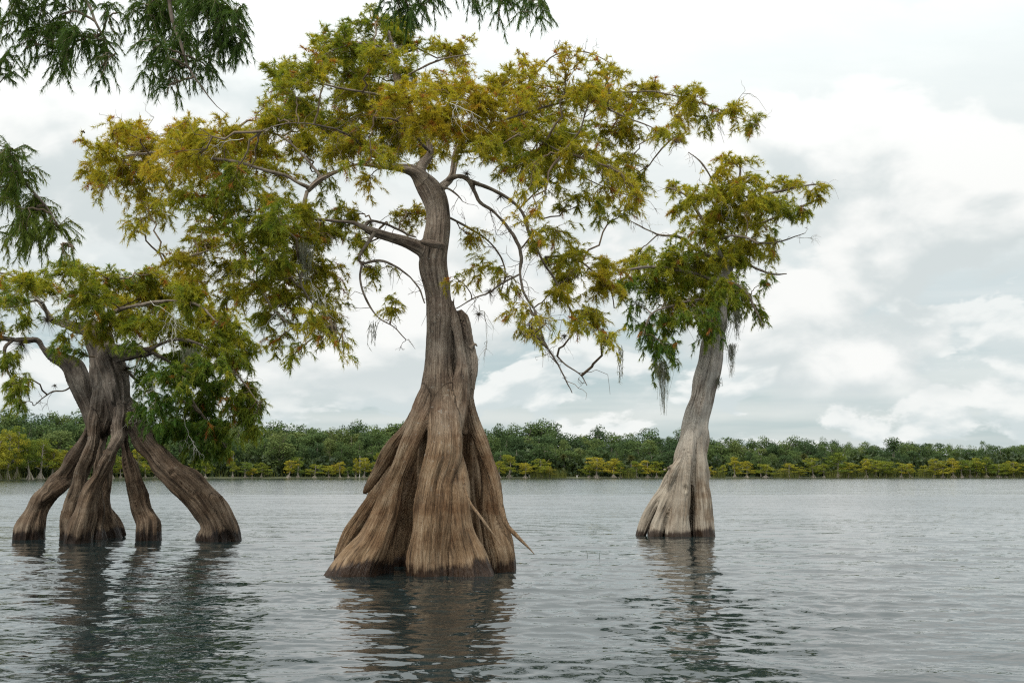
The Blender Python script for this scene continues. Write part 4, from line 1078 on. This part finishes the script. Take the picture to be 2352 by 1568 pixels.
LN = [
    wl([(-7.3, 6.2, 7.6, .12), pp(-80, -160, 8.5, .06), pp(120, -60, 9.0, .04), pp(200, 40, 9.0, .025), pp(260, 110, 9.0, .012)], 301),
    wl([(-7.3, 6.2, 7.9, .12), pp(60, -260, 8.5, .07), pp(330, -90, 8.8, .05), pp(420, 80, 8.8, .03), pp(455, 160, 8.8, .02), pp(490, 215, 8.8, .011), pp(530, 262, 8.8, .004)], 304),
    wl([(-7.4, 6.2, 5.6, .11), pp(-160, 260, 8.5, .06), pp(-40, 330, 9.0, .04), pp(60, 420, 9.0, .025), pp(130, 500, 9.0, .012), pp(175, 560, 9.0, .006)], 307),
    wl([(-7.2, 6.3, 9.5, .11), pp(500, -330, 8.5, .07), pp(760, -150, 8.5, .05), pp(930, -40, 8.5, .03), pp(1060, -30, 8.5, .02), pp(1230, -40, 8.5, .01)], 310),
    wl([pp(420, 80, 8.8, .025), pp(470, 20, 8.7, .02), pp(530, 30, 8.6, .014), pp(570, 70, 8.6, .008)], 313),
]
PN = [
    (20, 30, 70, 60, 9.0, .9), (110, 60, 70, 60, 9.1, .8), (190, 90, 60, 55, 9.0, .9), (60, 110, 50, 50, 9.2, .7), (150, 150, 45, 45, 9.0, .7), (240, 110, 40, 40, 8.9, .8), (15, 120, 30, 50, 9.0, .8), (130, -30, 120, 40, 9.0, .9), (270, 30, 40, 40, 8.9, .6), (235, 150, 30, 26, 8.9, .5),
    (380, 20, 70, 60, 8.8, 1.3), (460, 20, 70, 55, 8.6, 1.5), (540, 30, 45, 55, 8.6, 1.4), (430, 90, 60, 50, 8.8, 1.2), (510, 90, 55, 45, 8.6, 1.4), (350, 110, 40, 50, 8.8, .8), (410, 160, 40, 40, 8.8, .8), (470, 150, 40, 36, 8.7, .9), (550, 95, 30, 36, 8.6, 1), (340, 160, 30, 36, 8.9, .6), (390, 195, 26, 24, 8.8, .5), (460, -40, 110, 40, 8.7, 1.4), (330, 30, 40, 50, 8.9, .8),
    (15, 340, 40, 50, 9.0, 1.2), (50, 400, 50, 50, 9.0, 1.2), (90, 460, 50, 45, 9.0, 1.2), (40, 480, 50, 50, 9.1, 1), (130, 510, 45, 34, 9.0, 1), (90, 540, 45, 34, 9.0, .8), (10, 430, 40, 50, 9.2, 1.1), (-30, 380, 40, 60, 9.0, 1.1), (150, 560, 30, 22, 9.0, .5), (30, 540, 36, 26, 9.1, .6),
    (900, -10, 34, 32, 8.5, 1.2), (935, 12, 34, 34, 8.5, 1.2), (985, 6, 26, 32, 8.5, 1), (1090, -12, 30, 20, 8.5, .9), (1160, 6, 26, 30, 8.5, 1), (1215, 4, 34, 32, 8.5, 1.1), (1240, 14, 20, 26, 8.5, .9), (1000, -50, 130, 30, 8.5, 1), (1140, -45, 130, 26, 8.5, 1),
]
padsN = [(px, py, rx, ry, Y + (rp.random() - 0.5) * 0.8, dn * 1.15, -0.35, 0.35 if not (300 < py < 600) else 0.55) for (px, py, rx, ry, Y, dn) in PN]
SN = dict(nb=12, twigs=280, tl=0.23, droop=0.5, npos=18, per=5, L=0.050, W=0.0030, spread=0.42, sag=0.25, rust=0.0)
tipsN = grow(nearT, baseN, LN, padsN, SN, 377, M['needle_near'])

# ================================================================== hanging moss and air plants
def moss(px, py, Y, w, hgt, n, label, seed):
    r = np.random.default_rng(seed)
    top = P(px, py, Y)
    acc = Acc()
    st = top + r.normal(size=(n, 3)) * np.array([w, w, 0.05]) * 0.5
    ln = hgt * (0.25 + 0.75 * r.random(n) ** 1.3)
    m = 7
    t = np.linspace(0, 1, m)
    path = st[:, None] + np.stack([0 * t, 0 * t, -t], -1)[None] * ln[:, None, None]
    cen = top[None, None] + np.stack([0 * t, 0 * t, -t], -1)[None] * ln[:, None, None]
    path = path * (1 - 0.6 * t[None, :, None]) + cen * (0.6 * t[None, :, None])
    path[:, :, :2] += np.cumsum(r.normal(size=(n, m, 2)) * 0.014, axis=1)
    v, f = tubes(path, np.full((n, m), 0.0035), 3)
    f = np.concatenate([f[:, [0, 1, 2]], f[:, [0, 2, 3]]])
    acc.add(v, f, tint=np.repeat(r.random(n), m * 3))
    # curly side wisps
    k = n * 6
    bi, bj = r.integers(0, n, k), r.integers(1, m, k)
    bv, bf, bt = blades(path[bi, bj], nrm(r.normal(size=(k, 3)) + np.array([0, 0, -0.8])), 0.07, 0.005, -0.4, 0.4, 0.3, r.random(k), r)
    acc.add(bv, bf, tint=bt)
    o = add('spanish_moss', acc.mesh('spanish_moss', M['moss'], False, top), None, top)
    return tag(o, label, 'moss', 'hanging moss')


moss(1692, 715, 29.6, 0.22, 0.85, 60, 'long grey moss beard hanging right of the right trunk, upper part', 1)
moss(1680, 790, 29.6, 0.16, 1.0, 70, 'dark moss beard dangling lowest right of the right trunk', 2)
moss(1522, 830, 29.2, 0.22, 1.6, 80, 'long tapering moss beard under the left side of the right crown', 3)
moss(1650, 868, 30.0, 0.08, 0.4, 25, 'small dark tuft of moss stuck on the right trunk', 4)
moss(1655, 735, 29.6, 0.40, 1.0, 80, 'moss draped down the front of the right trunk top', 5)
moss(434, 800, 26.2, 0.22, 1.1, 80, 'pale grey moss beard hanging in the left crown', 6)
moss(455, 810, 26.3, 0.16, 0.8, 45, 'thin moss strand right of the pale beard in the left crown', 7)
moss(700, 560, 17.6, 0.20, 0.75, 60, 'moss hanging inside the lower left foliage of the middle tree', 8)
moss(1425, 800, 19.0, 0.12, 0.8, 16, 'wispy moss threads below the orange foliage between middle and right trees', 9)
moss(860, 740, 18.3, 0.14, 0.5, 14, 'wispy moss threads left of the middle trunk', 10)
moss(320, 985, 27.4, 0.10, 0.7, 30, 'short moss tail hanging above the leaning right stilt root', 12)


def air_plant(px, py, Y, size, label, seed, n=46):
    r = np.random.default_rng(seed)
    c = P(px, py, Y)
    d = nrm(r.normal(size=(n, 3)) + np.array([0, 0, 0.35]))
    m = 5
    t = np.linspace(0, 1, m)
    L = size * (0.6 + 0.6 * r.random(n))
    path = c + d[:, None] * (t[None, :, None] * L[:, None, None])
    path[:, :, 2] -= (t ** 2)[None] * L[:, None] * 0.35
    v, f = tubes(path, np.linspace(0.006, 0.0012, m)[None] * np.ones((n, 1)), 3)
    acc = Acc()
    acc.add(v, f, tint=np.repeat(r.random(n), m * 3))
    o = add('air_plant', acc.mesh('air_plant', M['airplant'], False, c), None, c)
    return tag(o, label, 'air plant', 'air plants on branches')


air_plant(1125, 670, 18.4, 0.17, 'spiky air plant on the thin branch right of the middle trunk', 1)
air_plant(1100, 722, 18.4, 0.14, 'air plant hanging upside down below a twig right of the middle trunk', 2)
air_plant(1072, 400, 18.95, 0.16, 'air plant perched on the bend of the right limb of the middle tree', 3)
air_plant(1090, 425, 18.85, 0.15, 'air plant just below the bend of the right limb', 4)
air_plant(1150, 452, 19.3, 0.13, 'air plant farther out along the drooping right limb', 5)
air_plant(704, 508, 18.5, 0.22, 'brown air plant where two left branches of the middle tree cross', 6)
air_plant(1298, 772, 18.4, 0.12, 'small air plant on the drooping lower right branch', 7)
air_plant(850, 512, 19.0, 0.14, 'air plant on the broken end of the thick left limb', 8)
air_plant(108, 735, 28.4, 0.36, 'large brown air plant in the upper fork of the left tree', 9, 120)
air_plant(50, 790, 28.2, 0.38, 'shaggy air plant cluster under the left limb of the left tree', 10, 140)
air_plant(290, 850, 27.2, 0.40, 'dark air plant cluster on the right side of the left trunk', 11, 150)
air_plant(278, 800, 27.2, 0.26, 'air plant above the short right limb of the left tree', 13, 90)
air_plant(125, 885, 28.0, 0.10, 'tiny air plant on a bare twig left of the left trunk', 12)
air_plant(325, 960, 27.2, 0.30, 'mossy plant clump at the top of the leaning stilt root', 14, 120)

# ================================================================== far shore
def shore_at(px):
    return float(shore_y(np.array((px - CX) / F)))


def ground():
    pxs = np.linspace(-700, 3050, 160)
    rows = []
    for dd, zz in ((-1.5, -0.4), (0, 0.05), (3, 0.35), (12, 0.8), (60, 1.6), (200, 3.0), (900, 4.0)):
        rows.append([[(px - CX) / F * (shore_at(px) + dd), shore_at(px) + dd, zz] for px in pxs])
    v = np.array(rows)
    v[1:3, :, 1] += vnoise(v[1].reshape(-1, 3), 0.2, 3)[None] * 1.2
    idx = np.arange(v.shape[0] * v.shape[1]).reshape(v.shape[:2])
    f = np.stack([idx[:-1, :-1], idx[:-1, 1:], idx[1:, 1:], idx[1:, :-1]], -1).reshape(-1, 4)
    o = add('far_shore', mesh_np('far_shore', v.reshape(-1, 3), f, M['ground'], smooth=True))
    return tag(o, 'low wooded bank on the far side of the lake', 'bank', kind='structure')


ground()


def leaf_cloud(cent, rad, n, size, r, flat=1.0):
    """n leaf-clump faces over blobs: cent (B,3), rad (B,)"""
    p = rad ** 2 / (rad ** 2).sum()
    bi = r.choice(len(cent), n, p=p)
    d = nrm(r.normal(size=(n, 3)) + np.array([0, 0, 0.35]))
    pos = cent[bi] + d * (rad[bi] * (0.55 + 0.5 * r.random(n)))[:, None] * np.array([1, 1, flat])
    nn = nrm(d + r.normal(size=(n, 3)) * 0.45)
    a = nrm(np.cross(nn, r.normal(size=(n, 3))))
    b = np.cross(nn, a)
    s = (size * (0.5 + r.random(n)))[:, None]
    v = np.stack([pos - a * s, pos - b * s * 0.6, pos + a * s, pos + b * s * 0.6], 1).reshape(-1, 3)
    tint = np.repeat(np.clip(0.5 + 0.5 * vnoise(cent, 3, 5)[bi] + 0.15 * r.normal(size=n), 0, 1), 4)
    return v, np.arange(n * 4).reshape(n, 4), tint


def broadleaf_variant(seed):
    """unit tree: height 1, crown radius about 0.28"""
    r = np.random.default_rng(seed)
    B = 34
    g = nrm(r.normal(size=(B, 3))) * (r.random((B, 1)) ** 0.4)
    cent = g * np.array([0.2, 0.2, 0.38]) + np.array([0, 0, 0.52])
    rad = 0.075 + 0.065 * r.random(B)
    v, f, t = leaf_cloud(cent, rad, 4200, 0.013, r, 0.85)
    crown = mesh_np('crown', v, f, M['far_leaf'], {'tint': t})
    acc = Acc()
    stem = np.array([[0, 0, -0.02], [0.01, 0, 0.2], [-0.01, 0.01, 0.45], [0, 0, 0.75]])
    acc.add(*tubes(catmull(stem, 8)[None], np.linspace(0.018, 0.006, 8)[None], 6))
    for q in range(7):
        a = catmull(stem, 8)[2 + q % 5]
        e = cent[r.integers(0, B)]
        acc.add(*tubes(curve_between(a[None], e[None], 0.1, 6, r), np.linspace(0.008, 0.003, 6)[None], 4))
    return crown, acc.mesh('trunk', M['far_trunk'], True)


def cypress_variant(seed):
    """unit far cypress: height 1, crown half width 0.5, flat foliage tiers on a flared pale stem"""
    r = np.random.default_rng(seed)
    acc = Acc()
    lean = r.normal() * 0.04
    stem = np.array([[0, 0, -0.03, 0.085], [0, 0, 0.03, 0.06], [lean * .3, 0, 0.12, 0.03], [lean, 0, 0.35, 0.02], [lean * 1.5, 0, 0.6, 0.015], [lean * 2, 0, 0.92, 0.006]])
    c = catmull(stem, 14)
    acc.add(*tubes(c[None, :, :3], c[None, :, 3], 9))
    for q in range(5):
        a = q * 1.26 + r.random()
        s = np.array([[math.cos(a) * 0.11, math.sin(a) * 0.11, -0.03], [math.cos(a) * 0.06, math.sin(a) * 0.06, 0.06], [0, 0, 0.17]])
        acc.add(*tubes(catmull(s, 6)[None], np.linspace(0.028, 0.014, 6)[None], 5))
    lc = Acc()
    nt = r.integers(11, 18)
    taper = 1.0 + 2.2 * r.random()
    for q in range(nt):
        h = 0.26 + 0.70 * (q + r.random()) / nt
        half = 0.42 * min(1.0, 0.22 + (1.0 - h) * taper) * (0.7 + 0.5 * r.random())
        a = r.random() * 6.28
        d = half * (0.3 + 0.6 * r.random())
        cc = np.array([math.cos(a) * d + lean, math.sin(a) * d, h])
        s0 = np.array([lean, 0, h - 0.06])
        acc.add(*tubes(curve_between(s0[None], cc[None], 0.1, 5, r), np.linspace(0.010, 0.004, 5)[None], 4))
        B = 7
        cent = cc + r.normal(size=(B, 3)) * np.array([0.10, 0.10, 0.022])
        v, f, t = leaf_cloud(cent, 0.06 + 0.06 * r.random(B), 240, 0.017, r, 0.6)
        # some hang down
        lc.add(v, f, tint=t)
    return lc.mesh('crown', M['far_cyp']), acc.mesh('trunk', M['far_trunk'], True)


def place(name, meshes, loc, scale, rz, label, cat, group):
    o = thing(name, label, cat, loc, group)
    o.scale = scale
    o.rotation_euler = (0, 0, rz)
    for nm, me in zip(('crown', 'trunk'), meshes):
        c = bpy.data.objects.new(nm, me)
        COL.objects.link(c)
        c.parent = o
    return o


BV = [broadleaf_variant(500 + i) for i in range(9)]
CV = [cypress_variant(600 + i) for i in range(8)]
SKY_X = [-300, 0, 190, 330, 600, 700, 900, 940, 1000, 1110, 1180, 1250, 1300, 1450, 1620, 1700, 1900, 2050, 2200, 2352, 2700]
SKY_Y = [935, 943, 945, 950, 962, 968, 967, 958, 970, 980, 978, 967, 984, 990, 998, 1001, 1006, 1012, 1016, 1020, 1024]
rf = np.random.default_rng(91)


def where_(px):
    return ('left of the left trunk' if px < 200 else 'behind the left tree' if px < 590 else 'between the left and middle trunks' if px < 980 else
            'between the middle and right trunks' if px < 1590 else 'just right of the right trunk' if px < 1960 else 'near the right edge')


for dd, step, k0, k1, kind_ in ((75, 24, 1.0, 1.0, 'broadleaf tree forming the skyline of the far wood'), (45, 27, 0.80, 0.92, 'broadleaf tree midway up the far wood'), (20, 31, 0.55, 0.75, 'low broadleaf tree at the foot of the far wood')):
    px = -170.0
    while px < 2530:
        Y = shore_at(px) + dd + rf.normal() * 6
        top = np.interp(px, SKY_X, SKY_Y) + rf.normal() * (4.5 if dd == 75 else 2.5) - (9 if dd == 75 and rf.random() < 0.10 else 0)
        H = P(px, top, Y)[2] * (k0 + (k1 - k0) * rf.random())
        x = (px - CX) / F * Y
        wd = H * (0.75 + 0.9 * rf.random()) * (1.0 if dd == 75 else 1.1)
        place('broadleaf_tree', BV[rf.integers(0, 9)], (x, Y, 0.8), (wd, wd, H * 1.03), rf.random() * 6.28,
              f'{kind_} {where_(px)}', 'tree', 'broadleaf trees of the far wood')
        px += step * (0.7 + 0.6 * rf.random())

ORD = ['first', 'second', 'third', 'fourth', 'fifth', 'sixth', 'seventh', 'eighth', 'ninth', 'tenth', 'eleventh', 'twelfth', 'thirteenth', 'fourteenth', 'fifteenth', 'sixteenth', 'seventeenth', 'eighteenth', 'nineteenth', 'twentieth']
g1 = [(516.8 + x * .1953, 918.7 + t * .1953, w * .1953) for x, t, w in [(120, 570, 120), (265, 730, 170), (345, 790, 100), (455, 715, 160), (770, 685, 230), (880, 700, 150), (1075, 755, 170), (1240, 765, 170), (1370, 720, 120), (1470, 765, 110), (1555, 670, 90), (1650, 680, 160), (1810, 630, 150)]]
g2 = [(1091 + x * .1953, 918.7 + t * .1953, w * .1953) for x, t, w in [(290, 690, 170), (400, 670, 260), (590, 730, 200), (770, 715, 180), (870, 790, 130), (1330, 740, 150), (1420, 705, 280), (1620, 700, 220), (1700, 760, 130), (1880, 740, 200), (2015, 745, 190), (2120, 730, 160)]]
g3 = [(1550.4 + x * .3408, 918.7 + t * .3408, w * .3408) for x, t, w in [(225, 440, 60), (315, 435, 65), (390, 400, 90), (470, 400, 120), (595, 415, 125), (750, 440, 110), (820, 455, 90), (915, 390, 105), (985, 410, 80), (1080, 400, 170), (1150, 412, 130), (1270, 410, 130), (1400, 425, 160), (1500, 420, 120), (1560, 416, 130), (1645, 440, 110), (1780, 430, 140), (1850, 410, 120), (1960, 425, 160), (2070, 415, 130), (2150, 420, 160), (2250, 430, 120), (2320, 432, 130), (2400, 430, 140), (1330, 418, 110), (1720, 425, 110), (1905, 430, 110), (2010, 422, 120), (2200, 428, 110)]]
g0 = [(x * .2686, 918.7 + t * .2686, w * .2686) for x, t, w in [(-80, 380, 230), (30, 420, 210), (100, 340, 200), (180, 300, 220), (290, 320, 220), (380, 330, 220), (480, 350, 200), (580, 380, 180), (670, 400, 170), (990, 480, 150), (1060, 520, 120), (1190, 430, 160), (1270, 540, 130), (1360, 520, 130), (1680, 500, 150), (1780, 540, 130)]]
rc = np.random.default_rng(17)


def far_cyp(px, top, w, label, group):
    Y = shore_at(px) + 0.6 + rc.random() * 3
    H = P(px, top, Y)[2] * (0.65 + 0.75 * rc.random() if group.startswith('far row') else 0.85 + 0.35 * rc.random())
    m = Y / F
    wd = max(w * m * (1.1 + 0.6 * rc.random()), H * 0.5)
    o = place('far_cypress', CV[rc.integers(0, 8)], ((px - CX) * m, Y, 0.25), (wd, wd, H), rc.random() * 6.28, label, 'tree', group)


for lst, where in ((sorted(g1), 'between the left and middle big trees'), (sorted(g2), 'between the middle and right big trees')):
    for i, (px, t, w) in enumerate(lst):
        far_cyp(px, t, w, f'small far-shore cypress, {ORD[i]} from left {where}', 'small cypresses along the far shore')
for i, (px, t, w) in enumerate(sorted(g3)):
    if px < 1880:
        far_cyp(px, t, w, f'small far-shore cypress, {ORD[i]} to the right of the right big tree', 'small cypresses along the far shore')
    else:
        far_cyp(px, t, w, 'yellow-green cypress in the unbroken far row at the right edge', 'far row of cypresses at the right edge')
nl = sum(1 for q in g0 if q[0] < 200)
for i, (px, t, w) in enumerate(sorted(g0)):
    if px < 200:
        far_cyp(px, t, w, 'yellow-orange cypress crowded in the far row at the left edge', 'far row of cypresses at the left edge')
    else:
        far_cyp(px, t, w, f'far-shore cypress behind the left tree, {ORD[i - nl]} from left, seen past its stilt roots', 'small cypresses along the far shore')

# cabbage palms at the wood's edge
def palm(px, top, base_y, label, seed):
    r = np.random.default_rng(seed)
    Y = shore_at(px) + 12
    H = P(px, top, Y)[2]
    loc = np.array([(px - CX) / F * Y, Y, 0.6])
    o = thing('cabbage_palm', label, 'palm', loc, 'cabbage palms on the far shore')
    st = catmull(np.array([[0, 0, -0.3], [0.1, 0, H * .5], [0.0, 0, H - 1.2]]), 8)
    v, f = tubes(st[None], np.full((1, 8), 0.17), 7)
    add('trunk', mesh_np('trunk', v, f, M['far_trunk'], smooth=True), o)
    n = 420
    d = nrm(r.normal(size=(n, 3)) + np.array([0, 0, 0.15]))
    c = np.array([0, 0, H - 1.1])
    bv, bf, bt = blades(c + d * 0.3, d, 1.5, 0.10, 0.0, 0.15, 0.35, r.random(n), r)
    add('crown', mesh_np('crown', bv, bf, M['palm'], {'tint': bt}), o)


for i, (px, top, lab) in enumerate([(1294, 1045, 'slim cabbage palm in front of the dark wood, middle and right trees either side'), (1447, 1047, 'cabbage palm behind the far cypresses left of the right trunk'), (1497, 1052, 'cabbage palm nearest the right trunk, on its left'), (1683, 1052, 'cabbage palm behind small cypresses just right of the right trunk'), (1842, 1044, 'cabbage palm farther right of the right trunk, above yellow cypresses')]):
    palm(px, top, 1098, lab, 700 + i)

# snags: bare pale stems on the far shore
def snag(px, top, label, seed):
    r = np.random.default_rng(seed)
    Y = shore_at(px) + 2
    H = P(px, top, Y)[2]
    loc = np.array([(px - CX) / F * Y, Y, 0.0])
    acc = Acc()
    st = catmull(np.array([[0, 0, -0.3, .35], [0, 0, 1.0, .2], [0.1, 0, H * .5, .14], [0, 0, H, .08]]), 10)
    acc.add(*tubes(st[None, :, :3], st[None, :, 3], 7))
    for q in range(3):
        a = st[6 + q, :3]
        acc.add(*tubes(curve_between(a[None], (a + np.array([r.normal() * 0.9, 0, 0.5]))[None], 0.05, 5, r), np.linspace(.06, .02, 5)[None], 4))
    o = add('dead_snag', acc.mesh('dead_snag', M['dead'], True), None, loc)
    tag(o, label, 'snag', 'dead snags on the far shore')


snag(829, 1046, 'tall bare grey snag on the far shore left of the middle tree', 801)
snag(688, 1054, 'pale broken snag leaning out of a far cypress crown', 802)
snag(1216, 1090, 'low white stump at the far waterline right of the middle tree', 803)
snag(1324, 1091, 'low white stump at the far waterline between the middle and right trees', 804)

# reeds and undergrowth along the bank
def strip(name, n, x0, x1, hgt, size, mat, dens_fn, d0, d1, seed, label, cat):
    r = np.random.default_rng(seed)
    px = x0 + (x1 - x0) * r.random(n * 3)
    keep = r.random(n * 3) < dens_fn(px)
    px = px[keep][:n]
    Y = shore_y((px - CX) / F) + d0 + (d1 - d0) * r.random(len(px))
    b = np.stack([(px - CX) / F * Y, Y, 0.1 + 0 * Y], -1)
    tg = np.zeros_like(b)
    tg[:, 2] = 1
    if mat == 'reed':
        v, f, t = blades(b, tg, hgt, size, 0.6, 0.12, 0.0, r.random(len(px)), r)
    else:
        b[:, 2] += hgt * r.random(len(px)) ** 1.3 * (0.6 + 0.4 * vnoise(b, 0.15, seed + 3))
        v, f, t = blades(b, nrm(r.normal(size=b.shape)), size * 2.2, size, 0.2, 0.5, 0.1, r.random(len(px)), r)
    o = add(name, mesh_np(name, v, f, M[mat], {'tint': t}))
    tag(o, label, cat, kind='stuff')


def reed_d(px):
    return np.clip(0.05 + 0.9 * ((px > 1218) & (px < 1300)) + 0.8 * ((px > 1420) & (px < 1460)) + 0.8 * ((px > 1630) & (px < 1660)) + 0.8 * ((px > 1770) & (px < 1830)) + 0.9 * ((px > 1890) & (px < 1960)) + .35 * (px > 1960) + .4 * (px < 60), 0, 1)


strip('reeds', 6000, -300, 2600, 3.4, 0.05, 'reed', reed_d, -0.5, 3, 41, 'yellow-green reeds fringing the far waterline', 'reeds')
strip('undergrowth', 60000, -400, 2700, 10.0, 0.75, 'brush', lambda p: 0 * p + 1, 8, 34, 42, 'dark undergrowth at the foot of the far wood', 'undergrowth')

# two water weeds poking out near the middle tree
for i, (px, py) in enumerate([(1348, 1279), (1376, 1281)]):
    Y = WY(py)
    c = P(px, py, Y)
    path = catmull(np.array([c + [0, 0, -0.1], c + [0.01, 0, 0.06], c + [-0.02 + 0.05 * i, 0, 0.16]]), 7)
    v, f = tubes(path[None], np.linspace(0.006, 0.002, 7)[None], 4)
    o = add('water_weed', mesh_np('water_weed', v - c, f, M['reed'], {'tint': np.zeros(len(v))}), None, c)
    tag(o, ['left', 'right'][i] + ' one of two thin weed stems poking out of the water', 'weed', 'weed stems in the water')

scene.cycles.use_denoising = False
scene.cycles.filter_width = 1.2
scene.cycles.max_bounces = 5
scene.cycles.diffuse_bounces = 3
scene.cycles.glossy_bounces = 3
scene.cycles.transmission_bounces = 3
scene.cycles.transparent_max_bounces = 4
